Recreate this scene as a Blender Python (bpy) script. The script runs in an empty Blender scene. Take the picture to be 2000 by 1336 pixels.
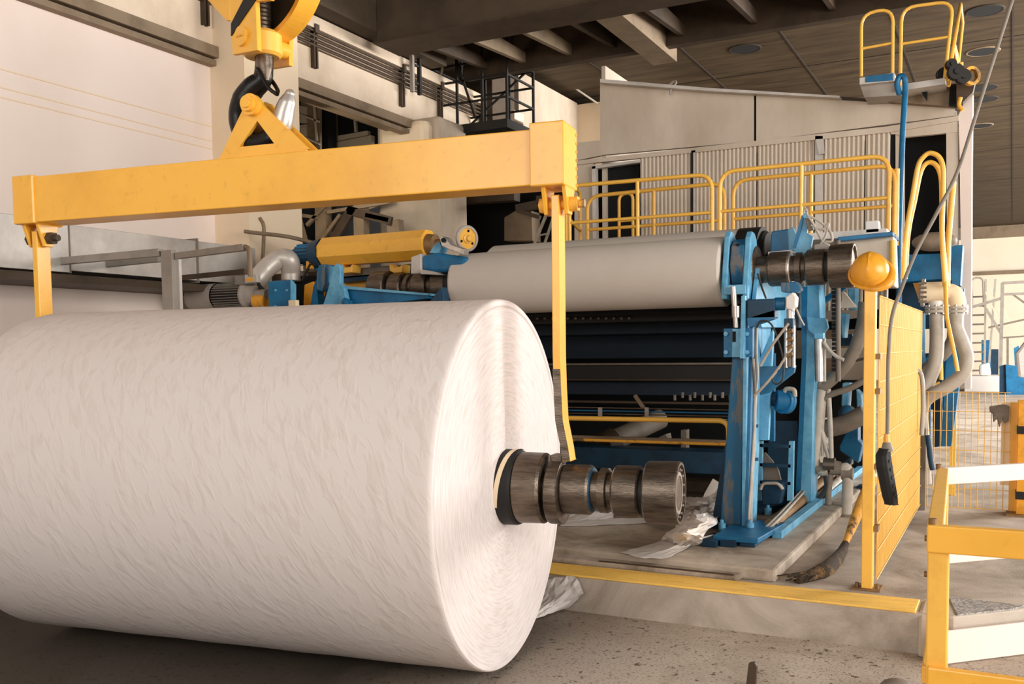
import bpy, math, random
from math import sin, cos, pi, radians, sqrt, atan2
from mathutils import Vector, Matrix
random.seed(7)
SC = bpy.context.scene
COL = SC.collection

# ---------------------------------------------------------------- camera (surveyed from the photo's vanishing points)
FPX, PPY, YAW, PIT, ROL, HC = 1872.0, 806.0, radians(27.54), radians(3.68), radians(-0.69), 1.8
FW = Vector((-sin(YAW)*cos(PIT), cos(YAW)*cos(PIT), -sin(PIT)))
_R0 = Vector((cos(YAW), sin(YAW), 0)); _U0 = _R0.cross(FW)
RT = cos(ROL)*_R0 + sin(ROL)*_U0
UP = -sin(ROL)*_R0 + cos(ROL)*_U0
cd = bpy.data.cameras.new('camera'); cam = bpy.data.objects.new('camera', cd); COL.objects.link(cam)
cam.matrix_world = Matrix(((RT.x, UP.x, -FW.x, 0), (RT.y, UP.y, -FW.y, 0), (RT.z, UP.z, -FW.z, HC), (0, 0, 0, 1)))
cd.sensor_width = 36; cd.lens = FPX*36/2000; cd.shift_y = (PPY-668)/2000; cd.clip_end = 300
SC.camera = cam

# survey helpers: a photo point on a known real plane -> its place in the hall
def _ray(x, y): return FW + (x-1000)/FPX*RT - (y-PPY)/FPX*UP
def aY(x, y, Y):
    d = _ray(x, y); t = Y/d.y; return Vector((d.x*t, Y, HC+d.z*t))
def aX(x, y, X):
    d = _ray(x, y); t = X/d.x; return Vector((X, d.y*t, HC+d.z*t))
def aZ(x, y, z):
    d = _ray(x, y); t = (z-HC)/d.z; return Vector((d.x*t, d.y*t, z))

# ---------------------------------------------------------------- materials
def lin(c):
    c = c/255
    return c/12.92 if c <= 0.04045 else ((c+0.055)/1.055)**2.4
def rgb(c): return (lin(c[0]), lin(c[1]), lin(c[2]), 1)
MATS = {}
def mat(name, c, rough=0.55, metal=0.0, dirt=None, amt=0.5, scale=4.0, bump=0.0, bscale=40.0, stretch=(1, 1, 1), lo=0.45, hi=0.75, spec=0.4, detail=6, fine=0.0):
    if name in MATS: return MATS[name]
    m = bpy.data.materials.new(name); m.use_nodes = True
    nt = m.node_tree; b = nt.nodes['Principled BSDF']
    b.inputs['Roughness'].default_value = rough; b.inputs['Metallic'].default_value = metal
    b.inputs['Specular IOR Level'].default_value = spec
    b.inputs['Base Color'].default_value = rgb(c)
    tc = nt.nodes.new('ShaderNodeTexCoord'); mp = nt.nodes.new('ShaderNodeMapping')
    mp.inputs['Scale'].default_value = stretch
    nt.links.new(tc.outputs['Object'], mp.inputs['Vector'])
    if dirt is not None:
        n = nt.nodes.new('ShaderNodeTexNoise'); n.inputs['Scale'].default_value = scale; n.inputs['Detail'].default_value = detail
        n.inputs['Roughness'].default_value = 0.65
        nt.links.new(mp.outputs[0], n.inputs['Vector'])
        r = nt.nodes.new('ShaderNodeMapRange'); r.inputs['From Min'].default_value = lo; r.inputs['From Max'].default_value = hi
        r.inputs['To Max'].default_value = amt
        nt.links.new(n.outputs['Fac'], r.inputs['Value'])
        mx = nt.nodes.new('ShaderNodeMix'); mx.data_type = 'RGBA'
        mx.inputs[6].default_value = rgb(c); mx.inputs[7].default_value = rgb(dirt)
        nt.links.new(r.outputs[0], mx.inputs[0])
        out = mx.outputs[2]
        if fine > 0:
            n2 = nt.nodes.new('ShaderNodeTexNoise'); n2.inputs['Scale'].default_value = scale*9; n2.inputs['Detail'].default_value = 4
            nt.links.new(mp.outputs[0], n2.inputs['Vector'])
            r2 = nt.nodes.new('ShaderNodeMapRange'); r2.inputs['From Min'].default_value = .6; r2.inputs['From Max'].default_value = .72; r2.inputs['To Max'].default_value = fine
            nt.links.new(n2.outputs['Fac'], r2.inputs['Value'])
            m2 = nt.nodes.new('ShaderNodeMix'); m2.data_type = 'RGBA'; m2.inputs[7].default_value = rgb(tuple(v*0.45 for v in dirt))
            nt.links.new(out, m2.inputs[6]); nt.links.new(r2.outputs[0], m2.inputs[0]); out = m2.outputs[2]
        nt.links.new(out, b.inputs['Base Color'])
    if bump > 0:
        n = nt.nodes.new('ShaderNodeTexNoise'); n.inputs['Scale'].default_value = bscale; n.inputs['Detail'].default_value = 3
        nt.links.new(mp.outputs[0], n.inputs['Vector'])
        bp = nt.nodes.new('ShaderNodeBump'); bp.inputs['Strength'].default_value = bump; bp.inputs['Distance'].default_value = 0.02
        nt.links.new(n.outputs['Fac'], bp.inputs['Height']); nt.links.new(bp.outputs[0], b.inputs['Normal'])
    MATS[name] = m
    return m

M = dict(
    yellow=mat('crane_yellow_paint', (246, 182, 62), .3, spec=.6, dirt=(214, 146, 40), amt=.6, scale=2.0, lo=.45, hi=.8, fine=.16),
    railyel=mat('railing_yellow_paint', (245, 188, 78), .36, spec=.5, dirt=(214, 150, 56), amt=.5, scale=8, lo=.5, hi=.75),
    worn=mat('worn_yellow_paint', (236, 170, 60), .6, dirt=(96, 82, 66), amt=.95, scale=5, lo=.52, hi=.62),
    kerb=mat('kerb_yellow_paint', (255, 204, 96), .6, dirt=(184, 142, 84), amt=.6, scale=6, stretch=(.5, 4, 4), lo=.5, hi=.72, fine=.5),
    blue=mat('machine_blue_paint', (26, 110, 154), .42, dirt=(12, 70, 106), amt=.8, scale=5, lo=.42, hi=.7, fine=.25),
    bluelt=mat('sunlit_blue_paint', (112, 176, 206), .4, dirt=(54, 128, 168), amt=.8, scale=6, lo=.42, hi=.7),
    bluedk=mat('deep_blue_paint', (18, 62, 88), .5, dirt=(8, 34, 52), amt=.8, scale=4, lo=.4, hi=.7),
    bluewn=mat('chipped_blue_paint', (30, 96, 132), .55, dirt=(112, 106, 98), amt=.9, scale=9, stretch=(1.5, 1.5, .35), lo=.48, hi=.58),
    paper=mat('machine_reel_paper', (206, 196, 184), .8, dirt=(196, 184, 170), amt=.5, scale=2, spec=.2),
    scrap=mat('scrap_paper', (224, 216, 208), .85, dirt=(205, 196, 186), amt=.6, scale=4, spec=.2),
    drum=mat('rear_drum_paper', (198, 188, 175), .75, spec=.2),
    steel=mat('worn_spool_steel', (118, 104, 90), .38, .75, dirt=(58, 48, 40), amt=.9, scale=7, stretch=(.6, 3, 3), lo=.38, hi=.68, bump=.15, bscale=60),
    steellt=mat('bright_steel', (205, 198, 190), .3, .7, dirt=(130, 120, 108), amt=.7, scale=8),
    hooksteel=mat('hook_steel', (34, 31, 29), .35, .6, dirt=(20, 17, 15), amt=.8, scale=8, bump=.1, bscale=30),
    tipsteel=mat('rubbed_hook_steel', (190, 182, 174), .35, .6, dirt=(110, 102, 94), amt=.6, scale=8),
    black=mat('black_rubber', (22, 21, 19), .6, dirt=(40, 36, 32), amt=.5, scale=6),
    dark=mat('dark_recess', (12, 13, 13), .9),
    iron=mat('dark_structural_steel', (76, 60, 44), .6, .1, dirt=(42, 33, 24), amt=.8, scale=3),
    ironlt=mat('dusty_structural_steel', (138, 118, 94), .6, .1, dirt=(98, 82, 62), amt=.8, scale=3),
    cage=mat('black_cage_steel', (38, 34, 30), .6, .2),
    galv=mat('galvanised_sheet', (208, 200, 190), .42, .25, dirt=(158, 150, 140), amt=.8, scale=1.6, lo=.38, hi=.66),
    duct=mat('aluminium_duct', (206, 196, 184), .42, .3, dirt=(160, 150, 138), amt=.6, scale=5),
    grey=mat('grey_machine_paint', (158, 148, 136), .5, dirt=(120, 110, 98), amt=.6, scale=5),
    motor=mat('grey_motor_paint', (132, 124, 112), .5, dirt=(96, 88, 78), amt=.6, scale=7),
    pale=mat('pale_hose', (184, 173, 158), .5, dirt=(134, 122, 108), amt=.6, scale=8),
    hose=mat('grey_rubber_hose', (128, 116, 102), .6, dirt=(84, 74, 62), amt=.6, scale=7),
    cable=mat('black_cable', (56, 51, 46), .5),
    white=mat('white_plastic', (226, 220, 212), .5),
    cream=mat('cream_sunlit_paint', (240, 220, 186), .5, dirt=(226, 190, 128), amt=.4, scale=3),
    wall=mat('cream_plaster_wall', (236, 219, 207), .9, dirt=(226, 207, 192), amt=.6, scale=.8, spec=.1),
    column=mat('tan_plaster', (234, 212, 182), .9, dirt=(224, 196, 160), amt=.5, scale=1.2, spec=.1),
    concrete=mat('grey_concrete', (196, 180, 160), .9, dirt=(150, 132, 112), amt=.7, scale=1.1, spec=.1, stretch=(1, 1, .5)),
    hood=mat('hood_sheet_metal', (208, 193, 174), .6, .1, dirt=(180, 163, 142), amt=.8, scale=1.1, stretch=(1, 1, .45), lo=.4, hi=.65),
    corr=mat('corrugated_sheet', (212, 198, 180), .55, .1, dirt=(184, 169, 148), amt=.7, scale=1.5, stretch=(1, 1, .3)),
    girder=mat('cream_girder_paint', (226, 206, 182), .8, dirt=(186, 162, 132), amt=.7, scale=1.3),
    bridge=mat('brown_bridge_steel', (82, 67, 50), .7, dirt=(46, 36, 25), amt=.8, scale=1.2),
    farwall=mat('far_hall_wall', (246, 230, 206), .9, dirt=(236, 214, 182), amt=.6, scale=.4, spec=.1),
    straw=mat('dark_broom_straw', (62, 50, 38), .9, dirt=(150, 112, 60), amt=.8, scale=14, stretch=(1, 1, 1), lo=.52, hi=.66, bump=.6, bscale=60),
    brush=mat('braided_hose_cover', (226, 160, 66), .8, dirt=(92, 74, 54), amt=.95, scale=9, lo=.5, hi=.6),
    hat=mat('hard_hat_plastic', (232, 160, 48), .3, dirt=(170, 108, 26), amt=.7, scale=6, lo=.5, hi=.7),
    rust=mat('rusty_bolt', (140, 108, 70), .6, .4, dirt=(84, 62, 42), amt=.7, scale=10),
    cloth=mat('grey_glove_cloth', (112, 100, 88), .95, dirt=(70, 62, 54), amt=.8, scale=12, bump=.4, bscale=30),
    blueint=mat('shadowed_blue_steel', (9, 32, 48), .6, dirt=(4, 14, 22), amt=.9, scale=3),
    seam=mat('dark_seam_strip', (44, 34, 24), .8),
    screen=mat('faded_guard_panel', (240, 188, 92), .5, dirt=(234, 170, 72), amt=.5, scale=2),
)

def paper_material():
    m = bpy.data.materials.new('crinkled_parent_roll_paper'); m.use_nodes = True
    nt = m.node_tree; b = nt.nodes['Principled BSDF']
    b.inputs['Base Color'].default_value = rgb((222, 209, 199)); b.inputs['Roughness'].default_value = .9; b.inputs['Specular IOR Level'].default_value = .15
    tc = nt.nodes.new('ShaderNodeTexCoord')
    rot = nt.nodes.new('ShaderNodeMapping'); rot.inputs['Rotation'].default_value = (0, radians(28), 0)
    mp = nt.nodes.new('ShaderNodeMapping'); mp.inputs['Scale'].default_value = (1.0, .62, .3)
    nt.links.new(tc.outputs['Object'], rot.inputs[0]); nt.links.new(rot.outputs[0], mp.inputs[0])
    n = nt.nodes.new('ShaderNodeTexNoise'); n.inputs['Scale'].default_value = 21; n.inputs['Detail'].default_value = 2.5; n.inputs['Roughness'].default_value = .5
    n.inputs['Distortion'].default_value = .5
    nt.links.new(mp.outputs[0], n.inputs['Vector'])
    r = nt.nodes.new('ShaderNodeMapRange'); r.inputs['From Min'].default_value = .46; r.inputs['From Max'].default_value = .78
    nt.links.new(n.outputs['Fac'], r.inputs['Value'])
    big = nt.nodes.new('ShaderNodeTexNoise'); big.inputs['Scale'].default_value = 3.0
    nt.links.new(tc.outputs['Object'], big.inputs['Vector'])
    ad = nt.nodes.new('ShaderNodeMath'); ad.operation = 'MULTIPLY_ADD'; ad.inputs[1].default_value = .6
    nt.links.new(big.outputs['Fac'], ad.inputs[0]); nt.links.new(r.outputs[0], ad.inputs[2])
    bp = nt.nodes.new('ShaderNodeBump'); bp.inputs['Strength'].default_value = .17; bp.inputs['Distance'].default_value = .016
    nt.links.new(ad.outputs[0], bp.inputs['Height']); nt.links.new(bp.outputs[0], b.inputs['Normal'])
    mx = nt.nodes.new('ShaderNodeMix'); mx.data_type = 'RGBA'
    mx.inputs[6].default_value = rgb((216, 204, 196)); mx.inputs[7].default_value = rgb((209, 196, 186))
    nt.links.new(r.outputs[0], mx.inputs[0]); nt.links.new(mx.outputs[2], b.inputs['Base Color'])
    return m
def roll_face_material():
    m = bpy.data.materials.new('layered_roll_end_paper'); m.use_nodes = True
    nt = m.node_tree; b = nt.nodes['Principled BSDF']
    b.inputs['Roughness'].default_value = .95; b.inputs['Specular IOR Level'].default_value = .1
    tc = nt.nodes.new('ShaderNodeTexCoord')
    sp = nt.nodes.new('ShaderNodeSeparateXYZ'); nt.links.new(tc.outputs['Object'], sp.inputs[0])
    dz = nt.nodes.new('ShaderNodeMath'); dz.operation = 'SUBTRACT'; dz.inputs[1].default_value = ROLLZ
    nt.links.new(sp.outputs['Z'], dz.inputs[0])
    cx = nt.nodes.new('ShaderNodeCombineXYZ'); nt.links.new(sp.outputs['Y'], cx.inputs[0]); nt.links.new(dz.outputs[0], cx.inputs[1])
    ln = nt.nodes.new('ShaderNodeVectorMath'); ln.operation = 'LENGTH'; nt.links.new(cx.outputs[0], ln.inputs[0])
    at = nt.nodes.new('ShaderNodeMath'); at.operation = 'ARCTAN2'; nt.links.new(sp.outputs['Y'], at.inputs[0]); nt.links.new(dz.outputs[0], at.inputs[1])
    c2 = nt.nodes.new('ShaderNodeCombineXYZ')
    s1 = nt.nodes.new('ShaderNodeMath'); s1.operation = 'MULTIPLY'; s1.inputs[1].default_value = 90; nt.links.new(ln.outputs['Value'], s1.inputs[0])
    s2 = nt.nodes.new('ShaderNodeMath'); s2.operation = 'MULTIPLY'; s2.inputs[1].default_value = 5; nt.links.new(at.outputs[0], s2.inputs[0])
    nt.links.new(s1.outputs[0], c2.inputs[0]); nt.links.new(s2.outputs[0], c2.inputs[1])
    n = nt.nodes.new('ShaderNodeTexNoise'); n.inputs['Scale'].default_value = 1.0; n.inputs['Detail'].default_value = 5
    nt.links.new(c2.outputs[0], n.inputs['Vector'])
    mx = nt.nodes.new('ShaderNodeMix'); mx.data_type = 'RGBA'
    mx.inputs[6].default_value = rgb((219, 208, 203)); mx.inputs[7].default_value = rgb((198, 186, 178))
    r = nt.nodes.new('ShaderNodeMapRange'); r.inputs['From Min'].default_value = .42; r.inputs['From Max'].default_value = .75
    nt.links.new(n.outputs['Fac'], r.inputs['Value']); nt.links.new(r.outputs[0], mx.inputs[0])
    nt.links.new(mx.outputs[2], b.inputs['Base Color'])
    bp = nt.nodes.new('ShaderNodeBump'); bp.inputs['Strength'].default_value = .15; bp.inputs['Distance'].default_value = .008
    nt.links.new(n.outputs['Fac'], bp.inputs['Height']); nt.links.new(bp.outputs[0], b.inputs['Normal'])
    return m
def floor_material(name, c, d, speck, sc=1.0, pit=.72, oil_shade=False):
    m = bpy.data.materials.new(name); m.use_nodes = True
    nt = m.node_tree; b = nt.nodes['Principled BSDF']; b.inputs['Roughness'].default_value = .75; b.inputs['Specular IOR Level'].default_value = .25
    tc = nt.nodes.new('ShaderNodeTexCoord')
    def noise(s, det, lo, hi, dist=0):
        n = nt.nodes.new('ShaderNodeTexNoise'); n.inputs['Scale'].default_value = s; n.inputs['Detail'].default_value = det; n.inputs['Distortion'].default_value = dist
        n.inputs['Roughness'].default_value = .65
        nt.links.new(tc.outputs['Object'], n.inputs['Vector'])
        r = nt.nodes.new('ShaderNodeMapRange'); r.inputs['From Min'].default_value = lo; r.inputs['From Max'].default_value = hi
        nt.links.new(n.outputs['Fac'], r.inputs['Value']); return n, r
    def mix(a, bcol, f):
        x = nt.nodes.new('ShaderNodeMix'); x.data_type = 'RGBA'; x.inputs[7].default_value = rgb(bcol)
        if isinstance(a, tuple): x.inputs[6].default_value = rgb(a)
        else: nt.links.new(a, x.inputs[6])
        nt.links.new(f, x.inputs[0]); return x.outputs[2]
    n1, r1 = noise(1.1*sc, 8, .38, .68, .6)
    n2, r2 = noise(22*sc, 3, .60, .68)
    n3, r3 = noise(60*sc, 2, .55, .7)
    o = mix(c, d, r1.outputs[0])
    o = mix(o, tuple(v*pit for v in d), r3.outputs[0]) if speck else o
    if speck: o = mix(o, speck, r2.outputs[0])
    if oil_shade:     # oily pit floor plus the roll's shade, painted darker towards the wall side
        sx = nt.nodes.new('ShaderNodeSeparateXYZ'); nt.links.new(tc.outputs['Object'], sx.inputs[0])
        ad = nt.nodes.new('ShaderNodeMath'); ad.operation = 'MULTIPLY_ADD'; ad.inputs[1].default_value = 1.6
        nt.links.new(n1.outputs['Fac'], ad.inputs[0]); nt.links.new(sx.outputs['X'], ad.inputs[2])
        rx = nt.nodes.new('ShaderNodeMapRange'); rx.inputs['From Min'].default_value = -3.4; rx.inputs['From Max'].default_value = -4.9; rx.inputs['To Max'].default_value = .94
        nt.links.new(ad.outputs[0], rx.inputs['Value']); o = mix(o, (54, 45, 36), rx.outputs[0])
    nt.links.new(o, b.inputs['Base Color'])
    bp = nt.nodes.new('ShaderNodeBump'); bp.inputs['Strength'].default_value = .25; bp.inputs['Distance'].default_value = .01
    nt.links.new(n3.outputs['Fac'], bp.inputs['Height']); nt.links.new(bp.outputs[0], b.inputs['Normal'])
    return m
def ceiling_material():
    m = bpy.data.materials.new('brown_streaked_ceiling_board'); m.use_nodes = True
    nt = m.node_tree; b = nt.nodes['Principled BSDF']; b.inputs['Roughness'].default_value = .7; b.inputs['Specular IOR Level'].default_value = .2
    tc = nt.nodes.new('ShaderNodeTexCoord'); mp = nt.nodes.new('ShaderNodeMapping'); mp.inputs['Scale'].default_value = (.35, 2.2, 1)
    nt.links.new(tc.outputs['Object'], mp.inputs[0])
    n = nt.nodes.new('ShaderNodeTexNoise'); n.inputs['Scale'].default_value = 2.2; n.inputs['Detail'].default_value = 7; n.inputs['Roughness'].default_value = .65
    nt.links.new(mp.outputs[0], n.inputs['Vector'])
    r = nt.nodes.new('ShaderNodeMapRange'); r.inputs['From Min'].default_value = .35; r.inputs['From Max'].default_value = .7
    nt.links.new(n.outputs['Fac'], r.inputs['Value'])
    mx = nt.nodes.new('ShaderNodeMix'); mx.data_type = 'RGBA'
    mx.inputs[6].default_value = rgb((84, 70, 51)); mx.inputs[7].default_value = rgb((48, 37, 25))
    nt.links.new(r.outputs[0], mx.inputs[0]); nt.links.new(mx.outputs[2], b.inputs['Base Color'])
    return m

# ---------------------------------------------------------------- mesh helpers
def ident(p): return p
class MB:
    def __init__(s, fn=ident): s.v = []; s.f = []; s.sm = []; s.fn = fn
    def add(s, vs, fs, smooth=False):
        o = len(s.v); s.v += [Vector(s.fn(Vector(p))) for p in vs]
        for f in fs: s.f.append([i+o for i in f]); s.sm.append(smooth)
        return s
    def box(s, a, b):
        x0, y0, z0 = [min(a[i], b[i]) for i in range(3)]; x1, y1, z1 = [max(a[i], b[i]) for i in range(3)]
        return s.add([(x0, y0, z0), (x1, y0, z0), (x1, y1, z0), (x0, y1, z0), (x0, y0, z1), (x1, y0, z1), (x1, y1, z1), (x0, y1, z1)],
                     [(0, 3, 2, 1), (4, 5, 6, 7), (0, 1, 5, 4), (1, 2, 6, 5), (2, 3, 7, 6), (3, 0, 4, 7)])
    def bar(s, p, q, w, h=None, up=(0, 0, 1)):
        h = h or w; p = Vector(p); q = Vector(q); d = (q-p).normalized(); u = Vector(up)
        if abs(d.dot(u)) > .98: u = Vector((0, 1, 0))
        a = d.cross(u).normalized(); u = a.cross(d).normalized()
        c = [(-w/2, -h/2), (w/2, -h/2), (w/2, h/2), (-w/2, h/2)]
        vs = [e + a*i + u*j for e in (p, q) for i, j in c]
        return s.add(vs, [(0, 1, 2, 3), (7, 6, 5, 4), (0, 4, 5, 1), (1, 5, 6, 2), (2, 6, 7, 3), (3, 7, 4, 0)])
    def prism(s, poly, vec):
        n = len(poly); vec = Vector(vec); P = [Vector(p) for p in poly]
        vs = P + [p+vec for p in P]
        return s.add(vs, [tuple(range(n))[::-1], tuple(range(n, 2*n))] + [(i, (i+1) % n, (i+1) % n+n, i+n) for i in range(n)])
    def quad(s, *p): return s.add(p, [tuple(range(len(p)))])
    def tube(s, pts, r, n=10, closed=False):
        P = [Vector(p) for p in pts]; m = len(P)
        R = r if isinstance(r, (list, tuple)) else [r]*m
        T = []
        for i in range(m):
            if closed: t = P[(i+1) % m]-P[i-1]
            else: t = P[min(i+1, m-1)]-P[max(i-1, 0)]
            T.append(t.normalized())
        u = T[0].cross(Vector((0, 0, 1)))
        if u.length < .1: u = T[0].cross(Vector((0, 1, 0)))
        u.normalize(); vs = []
        for i in range(m):
            u = (u - T[i]*u.dot(T[i])).normalized(); w = T[i].cross(u)
            vs += [P[i] + R[i]*(cos(2*pi*k/n)*u + sin(2*pi*k/n)*w) for k in range(n)]
        fs = []
        for i in range(m if closed else m-1):
            j = (i+1) % m
            fs += [(i*n+k, i*n+(k+1) % n, j*n+(k+1) % n, j*n+k) for k in range(n)]
        s.add(vs, fs, True)
        if not closed:
            s.add(vs[:n], [tuple(range(n))[::-1]]); s.add(vs[-n:], [tuple(range(n))])
        return s
    def lathe(s, prof, o, ax, n=40):
        o = Vector(o); ax = Vector(ax).normalized()
        e = ax.cross(Vector((0, 0, 1)))
        if e.length < .1: e = Vector((1, 0, 0))
        e.normalize(); g = ax.cross(e)
        def ring(t, r): return [o+ax*t+r*(cos(2*pi*k/n)*e+sin(2*pi*k/n)*g) for k in range(n)]
        for (t0, r0), (t1, r1) in zip(prof[:-1], prof[1:]):
            if r0 < 1e-6 and r1 < 1e-6: continue
            if r0 < 1e-6: s.add(ring(t1, r1), [tuple(range(n))[::-1]])
            elif r1 < 1e-6: s.add(ring(t0, r0), [tuple(range(n))])
            else: s.add(ring(t0, r0)+ring(t1, r1), [(k, (k+1) % n, (k+1) % n+n, k+n) for k in range(n)], True)
        return s
    def cyl(s, p, q, r, n=24):
        p = Vector(p); q = Vector(q); L = (q-p).length
        return s.lathe([(0, 0), (0, r), (L, r), (L, 0)], p, q-p, n)
    def sphere(s, c, r, sq=(1, 1, 1), nu=20, nv=12):
        c = Vector(c); vs = []; fs = []
        for j in range(nv+1):
            a = pi*j/nv
            for i in range(nu):
                b = 2*pi*i/nu; vs.append(c+Vector((r*sq[0]*sin(a)*cos(b), r*sq[1]*sin(a)*sin(b), r*sq[2]*cos(a))))
        for j in range(nv):
            for i in range(nu): fs.append((j*nu+i, (j+1)*nu+i, (j+1)*nu+(i+1) % nu, j*nu+(i+1) % nu))
        return s.add(vs, fs, True)
    def build(s, name, m, parent=None, bevel=0, loc=None, rz=0):
        me = bpy.data.meshes.new(name)
        if parent is not None: loc, rz = FR[parent.name]
        elif loc is None:
            lo = [min(v[i] for v in s.v) for i in range(3)]; hi = [max(v[i] for v in s.v) for i in range(3)]
            loc = Vector(((lo[0]+hi[0])/2, (lo[1]+hi[1])/2, lo[2]))
        inv = Matrix.Rotation(-rz, 3, 'Z'); loc = Vector(loc)
        me.from_pydata([inv @ (v-loc) for v in s.v], [], s.f)
        me.polygons.foreach_set('use_smooth', s.sm)
        me.materials.append(M[m] if isinstance(m, str) else m)
        me.validate(); me.update()
        o = bpy.data.objects.new(name, me); COL.objects.link(o)
        FR[o.name] = (loc, rz)
        if parent is not None: o.parent = parent
        else: o.location = loc; o.rotation_euler = (0, 0, rz)
        if bevel:
            b = o.modifiers.new('bevel', 'BEVEL'); b.width = bevel; b.segments = 2; b.limit_method = 'ANGLE'; b.angle_limit = radians(50)
        return o
FR = {}
def thing(name, loc, label, cat, group=None, rz=0):
    o = bpy.data.objects.new(name, None); COL.objects.link(o)
    o.location = loc; o.rotation_euler = (0, 0, rz); o.empty_display_size = .2
    FR[o.name] = (Vector(loc), rz)
    return tag(o, label, cat, group)
def tag(o, label, cat, group=None):
    o['label'] = label; o['category'] = cat
    if group: o['group'] = group
    return o
def struct(o):
    o['kind'] = 'structure'; return o
def lab(o, t): o['label'] = t; return o
def sm(pts, k=7, closed=False):
    P = [Vector(p) for p in pts]; n = len(P); out = []
    rng = range(n) if closed else range(n-1)
    for i in rng:
        a = P[(i-1) % n] if closed or i > 0 else P[0]*2-P[1]
        b, c = P[i], P[(i+1) % n]
        d = P[(i+2) % n] if closed or i+2 < n else P[-1]*2-P[-2]
        for j in range(k):
            t = j/k
            out.append(.5*((2*b)+(c-a)*t+(2*a-5*b+4*c-d)*t*t+(3*b-a-3*c+d)*t**3))
    if not closed: out.append(P[-1])
    return out
def fillet(pts, r, k=5):
    P = [Vector(p) for p in pts]; out = [P[0]]
    for i in range(1, len(P)-1):
        a = (P[i-1]-P[i]); b = (P[i+1]-P[i]); rr = min(r, a.length*.48, b.length*.48)
        p0 = P[i]+a.normalized()*rr; p1 = P[i]+b.normalized()*rr
        for j in range(k+1):
            t = j/k; out.append((1-t)**2*p0+2*t*(1-t)*P[i]+t*t*p1)
    return out+[P[-1]]
def rectY(x0, y0, x1, y1, Y):
    ym = (y0+y1)/2; xm = (x0+x1)/2
    return aY(x0, ym, Y).x, aY(x1, ym, Y).x, aY(xm, y1, Y).z, aY(xm, y0, Y).z
def boxY(mb, x0, y0, x1, y1, Y, d):
    a, b, c, e = rectY(x0, y0, x1, y1, Y); return mb.box((a, Y, c), (b, Y+d, e))
def polyY(mb, pts, Y, d): return mb.prism([aY(x, y, Y) for x, y in pts], (0, d, 0))
def polyX(mb, pts, X, d): return mb.prism([aX(x, y, X) for x, y in pts], (d, 0, 0))
# ================================================================ SETTING
ZF = .243           # raised machine floor above the pit floor
YS = 5.98           # front edge of the raised floor
ROLLZ = 1.045
FLOOR_LOW = floor_material('dark_worn_concrete', (204, 189, 172), (160, 143, 124), (98, 82, 68), oil_shade=True)
FLOOR_HI = floor_material('scuffed_grey_concrete', (196, 182, 166), (142, 127, 111), None, 1.5, .88)
PLINTH = floor_material('chipped_plinth_concrete', (200, 186, 168), (132, 116, 98), None, 1.8, .82)
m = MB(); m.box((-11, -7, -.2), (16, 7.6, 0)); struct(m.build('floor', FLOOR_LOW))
m = MB()
edge = [(-11, YS), (-.36, YS), (-.27, 5.99), (1.42, 7.6), (16, 7.6), (16, 48), (-11, 48)]
m.prism([(x, y, -.1) for x, y in edge], (0, 0, ZF+.1)); o = struct(m.build('floor_raised', FLOOR_HI, bevel=.012))
# yellow painted kerb strip along the step
m = MB(); m.box((-8, YS-.005, ZF-.004), (-.47, 6.27, ZF+.012)); struct(m.build('trim_1', 'kerb', bevel=.006))
m = MB()   # pale rounded step end
m.prism([(-.455, YS-.0, 0), (-.455, YS+.3, 0), (-.455, YS+.3, ZF+.012), (-.455, YS+.03, ZF+.012), (-.455, YS-.03, ZF-.03), (-.455, YS-.07, 0)], (.1, 0, 0)); struct(m.build('trim_2', 'concrete', bevel=.02))
# machine plinth slab
SL = .335
m = MB(); m.prism([(-7.2, 6.62, ZF), (-1.36, 6.36, ZF), (-1.36, 16, ZF), (-7.2, 16, ZF)], (0, 0, SL-ZF)); struct(m.build('floor_plinth', PLINTH, bevel=.02))
m = MB(); m.prism([(-4.5, 6.29, ZF), (-1.6, 6.29, ZF), (-1.56, 6.5, ZF), (-4.5, 6.6, ZF)], (0, 0, .045)); struct(m.build('floor_patch', PLINTH, bevel=.015))
m = MB(); m.prism([(-2.6, 6.30, ZF+.04), (-1.62, 6.285, ZF+.04), (-1.64, 6.30, ZF+.04), (-2.6, 6.32, ZF+.04)], (0, 0, .008)); struct(m.build('floor_crack', 'iron'))
# diamond plate cover
m = mat('diamond_plate', (196, 192, 188), .4, .2, dirt=(140, 138, 136), amt=1, scale=75, lo=.47, hi=.53, detail=0)
mb = MB(); p = aZ(1853, 1167, ZF); p2 = aZ(2075, 1192, ZF); mb.prism([p, aZ(2000, 1184, ZF), (.03, 6.285, ZF), (-.25, 6.015, ZF)], (0, 0, .006)); o = mb.build('floor_plate', m)
tag(o, 'grey chequered steel cover plate on the raised floor behind the yellow barrier', 'floor plate')

# ceiling and walls
CEIL = ceiling_material()
m = MB(); m.box((-12, 1.5, 7), (15, 48, 7.15)); ceil = struct(m.build('ceiling', CEIL))
m = MB()
for x in (-6.9, -5.2, -3.5, -1.8, -.1, 1.6, 3.3): m.box((x, 2, 6.988), (x+.03, 46, 7))
for y in (13.4, 18.6, 23.8, 29, 34.2): m.box((-9, y, 6.992), (15, y+.03, 7))
struct(m.build('ceiling_seams', 'seam', ceil))
m = MB(); m.box((-8.25, -4, 0), (-8, 8.15, 7)); wl = struct(m.build('wall_left', 'wall'))
for x0, y0, x1, y1 in ((0, 133, 410, 248), (0, 168, 410, 277), (0, 190, 410, 290)):
    a = aX(x0, y0, -8); b = aX(x1, y1, -8)
    q = MB(); zz = (a.z+b.z)/2; q.box((-8.0, -3, zz-.006), (-7.992, 8.14, zz+.006)); struct(q.build('seam', 'column', wl))
m = MB()
xr = aY(487, 470, 8.15).x
m.box((-8.6, 8.15, 0), (xr, 9.05, 7)); struct(m.build('column_left', 'column'))
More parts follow.
